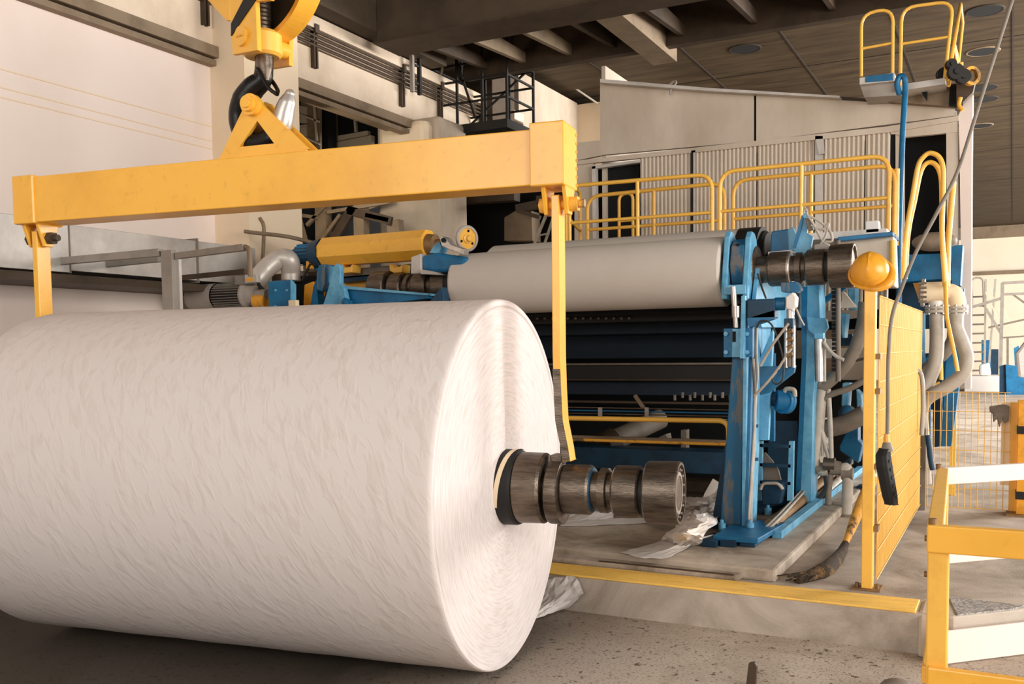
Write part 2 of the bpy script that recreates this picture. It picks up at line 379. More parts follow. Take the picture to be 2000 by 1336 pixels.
m = MB(); m.box((-11.5, 22, 0), (-3, 22.2, 7)); struct(m.build('wall_back', 'iron'))
m = MB(); m.box((-10.6, 9.05, 0), (-10.4, 22, 7)); struct(m.build('wall_bay', 'dark'))
m = MB(); m.box((-8.3, 15.75, 5.6), (-8, 18.4, 6.85)); m.box((-8.3, 15.75, 6.8), (-7.98, 15.95, 7)); struct(m.build('wall_upper', 'concrete'))
a = aY(1125, 205, 18.4); b = aY(1167, 275, 18.4)
m = MB(); m.box((a.x, 18.4, b.z-1.2), (b.x+.4, 20, a.z)); struct(m.build('wall_pier', 'column'))
# concrete pillar in the bay
a = aY(735, 240, 12.2); b = aY(862, 480, 12.2); c = aY(848, 240, 12.2)
m = MB(); m.box((a.x, 12.2, ZF), (b.x, 13.0, a.z-.02)); struct(m.build('pillar', 'concrete', bevel=.05))
a = aY(745, 249, 12.1); b = aY(836, 240, 12.1)
m = MB(); m.box((a.x, 12.0, a.z-.75), (b.x, 13.1, a.z+.02)); struct(m.build('pillar_cap', 'column', bevel=.08))
# far hall wall on the right with a beam line
m = MB(); m.box((-6, 47.6, 0), (15, 47.9, 7)); struct(m.build('wall_far', 'farwall'))
m = MB(); m.box((-6, 47.3, 4.9), (15, 47.6, 5.05)); m.box((-6, 47.3, 6.5), (15, 47.6, 7)); struct(m.build('trim_3', 'ironlt'))

# round ceiling vents
for (x, y, t) in ((1455, 95, 'round dark ceiling vent above the grey cabin roof'), (1924, 20, 'large round ceiling hole at the top right corner'),
                  (1920, 100, 'round pale-rimmed ceiling vent right of the yellow roof railing'), (1920, 171, 'dark round ceiling hole just right of the white cabin column top'),
                  (1922, 193, 'small dark ceiling hole below another, beside the pendant cable'), (1915, 245, 'farthest small pale ceiling vent beside the cabin column')):
    p = aZ(x, y, 7)
    root = thing('ceiling_vent', (p.x, p.y, 6.96), t, 'ceiling vent', 'round vents in the brown ceiling')
    q = MB(); q.lathe([(0, .25), (0, .27), (.012, .285), (.012, .25), (0, .25)], (p.x, p.y, 6.985), (0, 0, 1), 32); o = q.build('rim', 'ironlt' if y in (100, 245) else 'seam', root)
    q = MB(); q.cyl((p.x, p.y, 6.988), (p.x, p.y, 6.998), .25, 32); q.build('opening', 'dark', o)

# ================================================================ CRANE RUNWAY, BRIDGE
g0, g1 = 3.0, 17.5
root = thing('crane_runway_girder', (-8.1, 9, 5.2), 'cream crane runway girder running along the left wall under the ceiling', 'crane girder')
q = MB(); q.box((-8.2, g0, 5.2), (-7.95, 15.72, 5.66)); q.build('web', 'girder', root)
q = MB(); q.box((-8.3, g0, 5.08), (-7.86, 15.72, 5.2)); q.box((-8.05, g0, 5.0), (-7.9, 12.4, 5.06)); q.build('bottom_flange', 'ironlt', root)
q = MB(); q.box((-8.3, g0, 5.9), (-7.88, 15.72, 6.05)); q.box((-8.2, g0, 5.66), (-8.0, 15.72, 5.9)); q.build('top_flange', 'girder', root)
for i, z in enumerate((5.69, 5.75, 5.81, 5.87)):
    q = MB(); q.tube([(-7.9, g0, z), (-7.9, 15.7, z)], .018, 8); q.build('conductor_rail', 'iron', root)
for x, y in ((398, 32), (612, 118), (783, 195), (858, 235)):
    p = aX(x, y, -7.94)
    q = MB(); q.box((-7.95, p.y-.04, p.z-.1), (-7.89, p.y-.014, 5.95)); q.box((-7.95, p.y+.014, p.z-.1), (-7.89, p.y+.04, 5.95)); q.box((-7.94, p.y-.04, 5.84), (-7.86, p.y+.04, 5.95)); q.build('bracket', 'iron', root)

root = thing('crane_bridge_girder', (-4.5, 10.9, 5.9), 'long brown overhead crane bridge girder spanning under the ceiling', 'crane bridge')
q = MB(); q.box((-7.6, 10.8, 5.92), (6, 11.3, 6.75)); q.build('main_beam', 'bridge', root, bevel=.01)
q = MB(); q.box((-7.62, 10.74, 5.9), (6, 11.36, 5.925)); q.build('bottom_plate', 'iron', root)
q = MB(); q.box((-7.95, 9.15, 6.07), (-7.6, 12.6, 6.5)); q.build('end_carriage', 'bridge', root, bevel=.01)
q = MB(); q.box((-7.6, 11.36, 6.62), (6, 13.1, 6.66)); q.build('walkway_deck', 'dark', root)
q = MB(); q.box((-7.6, 13.1, 6.0), (6, 13.25, 6.7)); q.build('rear_beam', 'iron', root)
for X0 in (-7.25, -6.6, -5.85, -5.15, -4.15, -3.15, -2.15, -1.1):
    q = MB(); q.prism([(X0, 11.36, 5.98), (X0, 13.1, 6.1), (X0, 13.1, 6.25), (X0, 11.36, 6.25)], (.07, 0, 0)); q.build('cross_bracket', 'ironlt' if X0 in (-6.6, -5.85) else 'iron', root)
q = MB(); q.box((-4.7, 11.36, 5.92), (-4.35, 13.6, 6.3)); q.build('junction_box', 'ironlt', root)
# upper-left crab rails over the runway
for k, (yy, zz, t) in enumerate(((6.2, 6.55, 'dark roof purlin crossing above the hook block'), (8.1, 6.62, 'second dark roof purlin left of the crane bridge'), (9.7, 6.6, 'third roof purlin just before the crane bridge'))):
    q = MB(); q.box((-7.9, yy, zz), (6 if k else -4, yy+.22, 7)); o = q.build('roof_purlin', 'bridge'); tag(o, t, 'roof beam', 'roof purlins')

# service cage hanging from the bridge
Yc, Yd = 13.0, 13.9
def cg(x, y, Y=Yc): return aY(x, y, Y)
root = thing('service_cage', (-7.4, 13.4, 5.1), 'black steel service cage hanging under the crane bridge', 'cage')
xa, xb = cg(845, 200).x, cg(990, 180).x; zb, zt = 5.27, 6.55
for x in (xa, cg(893, 200).x, cg(942, 200).x, xb):
    for Y in (Yc, Yd):
        q = MB(); q.bar((x, Y, zb), (x, Y, zt), .035); q.build('post', 'cage', root)
for z in (5.62, 5.95, 6.2):
    q = MB(); q.bar((xa, Yc, z), (xb, Yc, z), .03); q.bar((xa, Yd, z), (xb, Yd, z), .03); q.bar((xb, Yc, z), (xb, Yd, z), .03); q.bar((xa, Yc, z), (xa, Yd, z), .03); q.build('rail', 'cage', root)
q = MB(); q.bar((xa+.4, Yc, 6.4), (xa+.75, Yc, 5.4), .03); q.build('brace', 'cage', root)
q = MB(); q.bar((xa, Yd, 5.4), (xb, Yd, 6.3), .03); q.build('brace', 'cage', root)
q = MB(); q.box((xa-.35, Yc-.1, 5.14), (xb+.05, Yd+.1, 5.27)); q.build('deck', 'cage', root)
root = thing('runway_end_ladder', (-8, 12.3, 5.5), 'short steel ladder frame standing at the crane runway beside the cage', 'ladder')
for x in (806, 820):
    p = aX(x, 200, -7.75); q = MB(); q.bar((-7.75, p.y, 5.55), (-7.75, p.y, 6.42), .05); q.build('upright', 'grey' if x == 806 else 'cage', root)
p = aX(806, 200, -7.75); p2 = aX(820, 200, -7.75)
for z in (5.7, 5.95, 6.2):
    q = MB(); q.bar((-7.75, p.y, z), (-7.75, p2.y, z), .03); q.build('rung', 'cage', root)
q = MB(); q.tube(sm([aY(866, 95, 12.9), aY(862, 140, 12.9), aY(848, 165, 12.9), aY(828, 172, 12.9)]), .025); o = q.build('drooping_cable', 'ironlt'); tag(o, 'thick grey cable drooping inside the service cage', 'cable')
q = MB(); q.tube(sm([aY(1078, 95, 15.6), aY(1024, 105, 15.6), aY(1090, 150, 17.5), aY(1167, 202, 18.3)]), .02); o = q.build('wall_cable', 'pale'); tag(o, 'thin pale cable sagging along the top of the concrete wall', 'cable')
# grey wall plate left of cage
q = MB(); q.box((-8.05, 14.2, 5.3), (-7.7, 15.0, 6.7)); o = q.build('steel_gusset_plate', 'bridge', bevel=.01); tag(o, 'brown steel wall plate behind the black service cage', 'steel plate')

# ================================================================ BAY BEHIND (windows, lattice)
root = thing('control_room_window', (-9, 13.2, 4.5), 'dark framed control room window in the bay under the runway', 'window')
Yw = 13.3
q = MB(); polyY(q, [(640, 195), (735, 205), (735, 290), (640, 290)], Yw, .05); q.build('pane', 'dark', root)
q = MB(); polyY(q, [(640, 190), (652, 190), (656, 277), (643, 280)], Yw-.08, .08); polyY(q, [(643, 268), (718, 255), (718, 264), (644, 278)], Yw-.08, .08); polyY(q, [(690, 225), (693, 225), (696, 258), (692, 258)], Yw-.05, .05); q.build('frame', 'concrete', root)
q = MB(); polyY(q, [(640, 281), (725, 264), (725, 310), (640, 310)], Yw-.1, .1); q.build('sill_panel', 'concrete', root)
q = MB(); polyY(q, [(622, 185), (641, 185), (645, 900), (629, 900)], 12.85, .2); o = q.build('bay_post', 'dark'); tag(o, 'black vertical steel post left of the dark control room window', 'post')
root = thing('glazed_partition', (-9, 12, 4.4), 'dim brown glazed partition behind the hook and lifting lug', 'partition')
Yp = 12.6
q = MB(); polyY(q, [(545, 180), (625, 180), (625, 300), (545, 300)], Yp, .05); q.build('panel', 'ironlt', root)
q = MB(); polyY(q, [(575, 205), (598, 208), (598, 240), (572, 240)], Yp-.03, .03); q.build('pane', 'concrete', root)
q = MB(); polyY(q, [(573, 250), (597, 247), (597, 290), (573, 270)], Yp-.03, .03); q.build('pane', 'concrete', root)
q = MB()
for a, b in (((565, 190), (568, 255)), ((613, 195), (619, 275)), ((562, 215), (624, 238)), ((570, 250), (600, 245)), ((590, 266), (625, 282))): q.bar(aY(*a, Yp-.06), aY(*b, Yp-.06), .03)
q.build('glazing_bar', 'concrete', root)

root = thing('steel_lattice', (-9, 11, 2.5), 'brown steel lattice of posts and braces in the bay under the beam', 'steel frame')
Yl = 11.6
for a, b, w, mm in (((545, 330), (560, 1120), .16, 'ironlt'), ((630, 330), (642, 1120), .2, 'ironlt'), ((705, 400), (722, 1120), .18, 'ironlt'), ((772, 430), (786, 1120), .2, 'ironlt')):
    q = MB(); q.bar(aY(*a, Yl), aY(*b, Yl), w, .14, (0, 1, 0)); q.build('post', mm, root)
for a, b, w in (((585, 400), (555, 500), .09), ((580, 408), (600, 480), .05), ((650, 470), (690, 405), .14), ((665, 420), (628, 470), .05), ((545, 470), (620, 480), .04), ((640, 415), (760, 395), .05), ((680, 410), (765, 432), .12), ((715, 420), (760, 430), .06), ((550, 415), (620, 425), .05), ((600, 440), (640, 398), .05)):
    q = MB(); q.bar(aY(*a, Yl-.08), aY(*b, Yl-.08), w, .05, (0, 1, 0)); q.build('brace', 'ironlt' if w in (.05, .09) else 'iron', root)
q = MB(); polyY(q, [(700, 385), (760, 380), (760, 395), (700, 415)], Yl+.4, .05); q.build('light_panel', 'concrete', root)
q = MB(); q.tube(sm([aY(478, 452, 8.04), aY(500, 455, 8.06), aY(560, 462, 8.1), aY(615, 475, 8.5)]), .022); o = q.build('slack_conduit', 'ironlt'); tag(o, 'thin brown conduit running from the column corner into the bay', 'conduit')
q = MB(); q.tube(sm([aX(508, 425, xr+.025), aX(516, 445, xr+.025), aX(514, 500, xr+.025), aX(512, 522, xr+.025)]), .016); o = q.build('hanging_wire', 'ironlt'); tag(o, 'thin wire hanging down the white side of the wall column', 'wire')
# pipe bundle beneath the lattice
root = thing('pipe_bundle', (-8, 9.8, 2.3), 'stack of dark horizontal pipes behind the silver duct', 'pipes')
for k, (y, x0, x1) in enumerate(((490, 500, 560), (502, 498, 640), (515, 520, 640), (528, 540, 640))):
    q = MB(); q.tube([aY(x0, y, 9.8), aY(x1, y-5, 9.8)], .06); q.build('pipe', ('iron', 'hose', 'iron', 'ironlt')[k], root)
for x in (505, 600):
    p = aY(x, 500, 9.9); q = MB(); q.box((p.x-.04, 9.87, 0), (p.x+.04, 9.95, p.z+.1)); q.build('pipe_stand', 'iron', root)

# dark silo/hopper bay behind the beam
root = thing('dark_hopper', (-6.5, 13.6, 3), 'dark angular hopper in the black bay beneath the yellow beam', 'hopper')
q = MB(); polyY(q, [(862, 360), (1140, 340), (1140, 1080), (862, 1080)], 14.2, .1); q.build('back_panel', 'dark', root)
q = MB(); polyY(q, [(862, 395), (885, 392), (903, 470), (862, 480)], 13.8, .3); q.build('chute', 'ironlt', root)
q = MB(); polyY(q, [(985, 425), (1010, 410), (1038, 412), (1040, 470), (985, 470)], 13.7, .3); q.build('chute', 'ironlt', root)
q = MB(); q.bar(aY(1010, 408, 13.5), aY(1075, 395, 13.5), .12); q.bar(aY(862, 390, 13.5), aY(1010, 380, 13.5), .2); q.bar(aY(1012, 412, 13.4), aY(1055, 425, 13.4), .06); q.build('crossbeam', 'iron', root)
q = MB(); q.bar(aY(1075, 400, 12.6), aY(1044, 475, 12.6), .035); q.bar(aY(1088, 402, 12.9), aY(1064, 475, 12.9), .03); q.bar(aY(1050, 460, 12.6), aY(1072, 456, 12.9), .025); o = q.build('slanting_ladder', 'pale'); tag(o, 'thin pale slanting ladder rail in the black bay left of the hanger bar', 'ladder')
q = MB(); polyY(q, [(1046, 382), (1062, 381), (1062, 397), (1047, 398)], 12.4, .12); o = q.build('bay_lamp', 'iron', bevel=.01); tag(o, 'small brown box lamp in the black bay just left of the right clevis', 'lamp')
# ================================================================ HANGING PARENT ROLL + LIFTING BEAM
RC = Vector((-2.501, 4.729, 0)); RYAW = .134
RAX = Vector((cos(RYAW), sin(RYAW), 0)); RN = Vector((-sin(RYAW), cos(RYAW), 0))
def W(p): return RC + p[0]*RAX + p[1]*RN + Vector((0, 0, p[2]))
def aR(x, y, off=0):
    d = _ray(x, y); o = Vector((0, 0, HC)); t = (off-(o-RC).dot(RN))/d.dot(RN); return o+d*t
RR, RL = 1.03, 3.1; CZ = ROLLZ+.012
roll = thing('paper_roll', RC, 'huge white crinkled paper parent roll hanging from the yellow lifting beam', 'paper roll', rz=RYAW)
def ringpts(s, r, n, fn=None): return [(s+(fn(r, 2*pi*k/n) if fn else 0), r*sin(2*pi*k/n), CZ+r*cos(2*pi*k/n)) for k in range(n)]
n = 200
q = MB(W); vs = []; secs = [(-RL, RR-.012), (-RL+.004, RR-.004), (-RL+.02, RR)] + [(-RL+.02+(RL-.06)*k/14, RR+.002*sin(k*2.3)) for k in range(1, 15)] + [(-.02, RR), (-.006, RR-.003), (0, RR-.010)]
for s, r in secs: vs += ringpts(s, r, n)
q.add(vs, [(i*n+k, i*n+(k+1) % n, (i+1)*n+(k+1) % n, (i+1)*n+k) for i in range(len(secs)-1) for k in range(n)], True)
q.build('paper_web', paper_material(), roll)
def crease(r, t):
    a = min(abs(t), 2*pi-abs(t)); b = abs(t-pi)
    return -.013*math.exp(-(a/.042)**2) - .010*math.exp(-(b/.12)**2) + .006*math.exp(-((a-.2)/.2)**2)
def facefn(r, t):
    f = min(1, max(0, (RR-.05-r)/.08))*min(1, (r-.15)/.1)
    return crease(r, t)*f - .004*(r < RR-.04)
q = MB(W); vs = []; rad = [RR-.010, RR-.025, RR-.040, RR-.0405, RR-.055]+[RR-.055-(RR-.055-.18)*k/14 for k in range(1, 15)]
for r in rad: vs += ringpts(0, r, n, facefn)
q.add(vs, [(i*n+k, (i+1)*n+k, (i+1)*n+(k+1) % n, i*n+(k+1) % n) for i in range(len(rad)-1) for k in range(n)], True)
FACE = roll_face_material()
o = q.build('end_face', FACE, roll); lab(o, 'layered paper end of the roll with a vertical crease')
q = MB(W); q.add(ringpts(-RL, RR-.012, 64), [tuple(range(64))]); q.build('end_face', FACE, roll)

def spool(root, fn, side, big=True, n=40, leftshift=0):
    """one journal end of a reel spool; t = distance out from the paper face along the axis"""
    def L(prof): 
        b = MB(); b.lathe([(t*side, r) for t, r in prof], (0, 0, 0), (1, 0, 0), n)
        c = MB(fn); c.add([v for v in b.v], b.f, True); c.sm = list(b.sm); return c
    L([(-.06, 0), (-.06, .212), (.07, .212), (.085, .206), (.085, 0)]).build('rubber_band', 'black', root)
    L([(.08, 0), (.08, .19), (.09, .198), (.225, .196), (.24, .185), (.24, 0)]).build('collar', 'steel', root)
    L([(.235, 0), (.235, .105), (.36, .105), (.36, 0)]).build('neck', 'steel', root)
    L([(.335, 0), (.335, .128), (.347, .136), (.485, .136), (.497, .126), (.497, 0)]).build('collar', 'steel', root)
    L([(.497, 0), (.497, .124), (.503, .12), (.505, .1), (.505, 0)]).build('collar_face', 'bluedk' if big else 'steellt', root)
    L([(.5, 0), (.5, .1), (.545, .1), (.545, .122), (.585, .122), (.59, .1), (.625, .1), (.625, 0)]).build('ring', 'steel', root)
    L([(.62, 0), (.62, .128), (.632, .139), (.755, .139), (.765, .13), (.765, 0)]).build('collar', 'steel', root)
    L([(.765, 0), (.765, .115), (.8, .115), (.8, 0)]).build('neck', 'black', root)
    L([(.795, 0), (.795, .158), (.803, .167), (.965, .169), (.975, .164), (.975, .15), (.955, .145), (.955, .11), (.962, .108), (.962, 0)]).build('drum', 'steel', root)
    if big and side > 0:
        o = L([(.958, .112), (.966, .112), (.966, .094), (.958, .094)]).build('flange_ring', 'steellt', root)
        for k in range(14):
            a = 2*pi*k/14; b = MB(fn); b.cyl((.95, .128*sin(a), .128*cos(a)), (.972, .128*sin(a), .128*cos(a)), .007, 8); b.build('bolt', 'steellt', root)
def fR(p): return W((p[0], p[1], CZ-.017+p[2]))
spool(roll, fR, 1)
spool(roll, lambda p: W((-RL+p[0], p[1], CZ-.017+p[2])), -1)
b = MB(lambda p: W((p[0], p[1], CZ-.017+p[2])))
pts = []
for k in range(13):
    a = radians(70+k*135/12); pts.append((.07-.075*k/12, .2145*cos(a), .2145*sin(a)))
vs = []; 
for p in pts: vs += [(p[0]-.014, p[1], p[2]), (p[0]+.014, p[1], p[2])]
b.add(vs, [(2*i, 2*i+1, 2*i+3, 2*i+2) for i in range(12)], True)
o = b.build('strap_band', 'cream', roll); lab(o, 'pale yellow tape wound diagonally on the black band')

# ---- lifting beam
beam = thing('lifting_beam', W((-1.5, 0, 2.68)), 'long yellow steel lifting beam carrying the huge paper roll', 'lifting beam', rz=RYAW)
q = MB(W); q.box((-3.24, -.11, 2.68), (.2, .11, 2.975)); q.build('beam_body', 'yellow', beam, bevel=.006)
q = MB(W); q.box((-3.40, -.125, 2.672), (-3.225, .125, 2.985)); q.build('end_cap', 'yellow', beam, bevel=.008)
q = MB(W); q.box((.192, -.125, 2.672), (.385, .125, 3.005)); o = q.build('end_cap', 'yellow', beam, bevel=.008)
q = MB(W)
for k in range(7): q.cyl((.384, .105, 2.70+.045*k), (.39, .105, 2.70+.045*k), .008, 8)
q.build('rivet_row', 'worn', beam)
for sgn in (-1, 1):                              # A-shaped lug plates
    y0 = .062*sgn-.014
    S = lambda x, y: ((aR(x, y, -.062)-RC).dot(RAX), y0, aR(x, y, -.062).z)
    outer = [S(430, 313), S(480, 208), S(486, 196), S(497, 190), S(509, 195), S(516, 206), S(606, 292)]
    inner = [S(470, 288), S(505, 237), S(538, 281)]
    q = MB(W)
    o0, o1, o2, o3, o4, o5, o6 = outer; i0, i1, i2 = inner
    for poly in ([o0, o1, o2, o3, i1, i0], [i1, o3, o4, o5, o6, i2], [o0, i0, i2, o6]): q.prism(poly, (0, .028, 0))
    q.build('lug_plate', 'yellow', beam)
pc = S(497, 207)
q = MB(W); q.cyl((pc[0], -.16, pc[2]), (pc[0], .12, pc[2]), .03, 20); q.cyl((pc[0], -.115, pc[2]), (pc[0], -.074, pc[2]), .062, 24); q.cyl((pc[0], -.145, pc[2]), (pc[0], -.115, pc[2]), .045, 24); q.build('lug_pin', 'yellow', beam)
q = MB(W); q.box((-1.80, -.09, 2.975), (-1.19, .09, 2.985)); q.build('lug_base', 'yellow', beam)
for side, s0 in ((1, .312), (-1, -3.3)):
    for ds in (-.058, .058):
        q = MB(W); q.prism([(s0+ds-.012, -.09, 2.675), (s0+ds-.012, .09, 2.675), (s0+ds-.012, .035, 2.53), (s0+ds-.012, -.035, 2.53)], (.024, 0, 0)); q.build('clevis_plate', 'yellow', beam, bevel=.005)
    q = MB(W); q.cyl((s0-.09, 0, 2.585), (s0+.1, 0, 2.585), .026, 16); q.cyl((s0+.07, 0, 2.585), (s0+.115, 0, 2.585), .042, 6); q.cyl((s0+.115, 0, 2.585), (s0+.15, 0, 2.585), .022, 16); q.cyl((s0-.1, 0, 2.585), (s0-.07, 0, 2.585), .042, 6); q.build('clevis_bolt', 'iron' if side < 0 else 'worn', beam)
    # hanger bar: flat strap, bent outwards near its foot
    prof = [(0, 2.63), (0, 1.78), (.004, 1.6), (.012, 1.42), (.04, 1.28), (.052, 1.2)]
    q = MB(W); vs = []
    for d, z in prof:
        x = s0+d*side; vs += [(x-.022, -.055, z), (x+.022, -.055, z), (x+.022, .055, z), (x-.022, .055, z)]
    fs = [(0, 1, 2, 3), tuple(4*len(prof)-1-i for i in range(4))]
    for i in range(len(prof)-1):
        for k in range(4): fs.append((4*i+k, 4*i+(k+1) % 4, 4*i+4+(k+1) % 4, 4*i+4+k))
    q.add(vs, fs)
    q.build('hanger_bar', 'yellow', beam, bevel=.004)
    q = MB(W); vs = []
    for d, z in [(0, 1.7)]+prof[2:]: vs += [(s0+d*side-.0225, -.0562, z), (s0+d*side+.021, -.0562, z)]
    q.add(vs, [(2*i, 2*i+1, 2*i+3, 2*i+2) for i in range(4)]); o = q.build('worn_face', 'steel', beam); lab(o, 'bare worn steel on the foot of the hanger bar')
    # C-shaped hook plate that carries the spool neck
    q = MB(W); cx = s0-.012*side if side > 0 else s0; N = 26; vs = []
    for k in range(N+1):
        a = radians(78+k*(250/N)); r0 = .112; r1 = .165+.03*sin(max(0, (k-6)/N*pi))
        for r in (r0, r1):
            for dx in (-.036, .036): vs.append((cx+dx, r*cos(a), CZ-.017+r*sin(a)))
    fs = [(0, 1, 3, 2), (4*N, 4*N+2, 4*N+3, 4*N+1)]
    for i in range(N):
        a, b = 4*i, 4*i+4; fs += [(a, a+2, b+2, b), (a+1, b+1, b+3, a+3), (a, b, b+1, a+1), (a+2, a+3, b+3, b+2)]
    q.add(vs, fs); o = q.build('spool_hook', 'steel', beam, bevel=.006); lab(o, 'worn steel hook plate under the spool neck')
    q = MB(W); q.box((cx-.034, -.05, CZ+.12), (cx+.04, .05, CZ+.175)); q.build('hook_neck', 'steel', beam, bevel=.01)

# ================================================================ CRANE HOOK BLOCK
hrz = YAW - radians(39.7); HM = W((-1.53, 0, 0)); EA = Vector((cos(hrz), sin(hrz), 0)); AA = Vector((-sin(hrz), cos(hrz), 0))
def H(p): return HM + p[0]*EA + p[1]*AA + Vector((0, 0, p[2]))
def aH(x, y, a):
    d = _ray(x, y); o = Vector((0, 0, HC)); t = (a-(o-HM).dot(AA))/d.dot(AA); p = o+d*t
    return ((p-HM).dot(EA), a, p.z)
block = thing('crane_hook_block', Vector((HM.x, HM.y, 3.1)), 'yellow crane hook block with black stripe and dark hook above the beam', 'crane hook', rz=hrz)
def platepoly(mb, pts, a, th): return mb.prism([aH(x, y, a) for x, y in pts], (0, th, 0))
q = MB(H); platepoly(q, [(454, 107), (450, 40), (447, -60), (560, -60), (527, 0), (499, 2), (503, 98)], -.18, .03); o = q.build('side_plate', 'yellow', block, bevel=.004)
q = MB(H); platepoly(q, [(451, 46), (451, 70), (500, -2), (503, -30), (490, -30)], -.187, .006); o = q.build('hazard_stripe', 'black', block); lab(o, 'black diagonal stripe on the side plate')
q = MB(H); platepoly(q, [(529, 134), (529, 60), (500, -60), (600, -60), (566, 60), (565, 128)], .17, .03); q.build('side_plate', 'yellow', block, bevel=.004)
q = MB(H); platepoly(q, [(405, 0), (398, -60), (449, -60), (449, 40), (441, 40)], -.15, .1); q.build('sheave_guard', 'yellow', block, bevel=.006)
c = aH(474, 71, -.18)
q = MB(H); q.cyl((c[0], -.2, c[2]), (c[0], -.18, c[2]), .056, 28); q.build('trunnion_cap', 'yellow', block, bevel=.003)
q = MB(H); q.box((c[0]-.03, -.207, c[2]-.006), (c[0]+.03, -.2, c[2]+.006)); q.build('trunnion_slot', 'worn', block)
# sheave with rim guard, on the right behind the plate
sc = aH(528, -70, .09)
q = MB(H); q.lathe([(-.05, .12), (-.05, .42), (-.035, .42), (-.02, .33), (.02, .33), (.035, .42), (.06, .42), (.06, .12)], sc, (0, 1, 0), 56); q.build('sheave', 'black', block)
def arcband(r0, r1, a0, a1, y0, y1, N=40):
    b = MB(H); vs = []
    for k in range(N+1):
        a = radians(a0+(a1-a0)*k/N)
        for r in (r0, r1):
            for y in (y0, y1): vs.append((sc[0]+r*cos(a), y, sc[2]+r*sin(a)))
    fs = [(0, 1, 3, 2), (4*N, 4*N+2, 4*N+3, 4*N+1)]
    for i in range(N):
        a, b_ = 4*i, 4*i+4; fs += [(a, a+2, b_+2, b_), (a+1, b_+1, b_+3, a+3), (a, b_, b_+1, a+1), (a+2, a+3, b_+3, b_+2)]
    b.add(vs, fs); return b
arcband(.335, .46, -92, 60, .08, .17).build('rim_guard', 'yellow', block, bevel=.01)
arcband(.43, .46, -92, 60, .03, .09).build('rim_guard', 'yellow', block)
# crosshead and shank
zc = aH(527, 82, 0)[2]
q = MB(H); q.lathe([(-.075, 0), (-.075, .10), (-.06, .118), (.05, .118), (.07, .10), (.07, 0)], (0, 0, zc), (0, 0, 1), 40); q.build('crosshead', 'railyel', block)
q = MB(H); q.cyl((0, -.16, zc), (0, .18, zc), .05, 20); q.build('trunnion', 'yellow', block)
q = MB(H); q.lathe([(.06+.012*k, .058+.004*(k % 2)) for k in range(22)]+[(.33, 0)], (0, 0, zc), (0, 0, 1), 28); o = q.build('threaded_shank', 'steel', block)
# hook in the plane of the beam
def hp(x, y, off=0): return aR(x, y, off)
cl = [hp(516, 98), hp(516, 130), hp(512, 156), hp(495, 172), hp(477, 196), hp(466, 228), hp(474, 262), hp(500, 280), hp(530, 272), hp(548, 246), hp(556, 216), hp(562, 198), hp(566, 184)]
rr = [.055, .054, .058, .07, .074, .06, .056, .066, .07, .066, .058, .05, .03]
P = sm(cl, 6); R = []
for i in range(len(cl)-1):
    for j in range(6): R.append(rr[i]+(rr[i+1]-rr[i])*j/6)
R.append(rr[-1])
q = MB(); q.tube(P[:55], R[:55], 18); o = q.build('hook', 'hooksteel', block); lab(o, 'black forged hook body')
q = MB(); q.tube(P[54:], R[54:], 18); q.sphere(P[-1], R[-1]*1.0); o = q.build('hook_tip', 'tipsteel', block); lab(o, 'rubbed silver hook tip')
q = MB(); q.tube([hp(516, 100, -.01), hp(517, 130, -.02), hp(519, 158, -.02)], [.05, .05, .02], 16); q.build('shank', 'steel', block)
q = MB(); q.tube(sm([hp(503, 134, -.06), hp(512, 150, -.07), hp(525, 172, -.07), hp(540, 184, -.06)]), .012, 8); q.tube(sm([hp(524, 150, .05), hp(534, 162, .05), hp(542, 176, 0), hp(541, 184, -.05)]), .013, 8); q.build('latch', 'hooksteel', block)

# ================================================================ FRONT RIGHT: FENCE, HELMET, PENDANT, BARRIER
XF = -.815
fence = thing('mesh_fence_panel', (XF, 8, ZF), 'tall yellow wire mesh fence panel with post beside the blue machine stand', 'fence')
x0, x1 = aY(1685, 850, 6.42).x, aY(1707, 850, 6.42).x
q = MB(); q.box((x0, 6.42, ZF), (x1, 6.5, 2.2)); o = q.build('post', 'railyel', fence, bevel=.005)
q = MB(); q.box((x0-.05, 6.38, ZF), (x1+.05, 6.55, ZF+.012)); q.build('foot_plate', 'rust', fence)
for k in (-1, 1):
    q = MB(); q.cyl(((x0+x1)/2+k*.062, 6.44, ZF+.01), ((x0+x1)/2+k*.062, 6.44, ZF+.04), .012, 6); q.build('bolt', 'rust', fence)
mx = x1+.012; Y0, Y1, Z0, Z1 = 6.5, 9.8, .30, 2.12
q = MB()
yy = Y0+.03
while yy < Y1:
    q.tube([(mx, yy, Z0), (mx, yy, Z1)], .0036, 6); yy += .05
for k in range(11):
    z = Z0+(Z1-Z0)*k/10; q.tube([(mx+.006, Y0, z), (mx+.006, Y1, z)], .004, 6)
q.build('wire_mesh', 'screen', fence)
q = MB(); q.box((mx-.03, Y1, ZF), (mx+.05, Y1+.06, 1.02)); o = q.build('post', 'hose', fence, bevel=.004); lab(o, 'short grey end post')
for z in (.62, 1.02, 1.5, 1.72):
    q = MB(); q.box((x1, 6.44, z), (x1+.03, 6.53, z+.035)); q.build('clip', 'rust', fence)

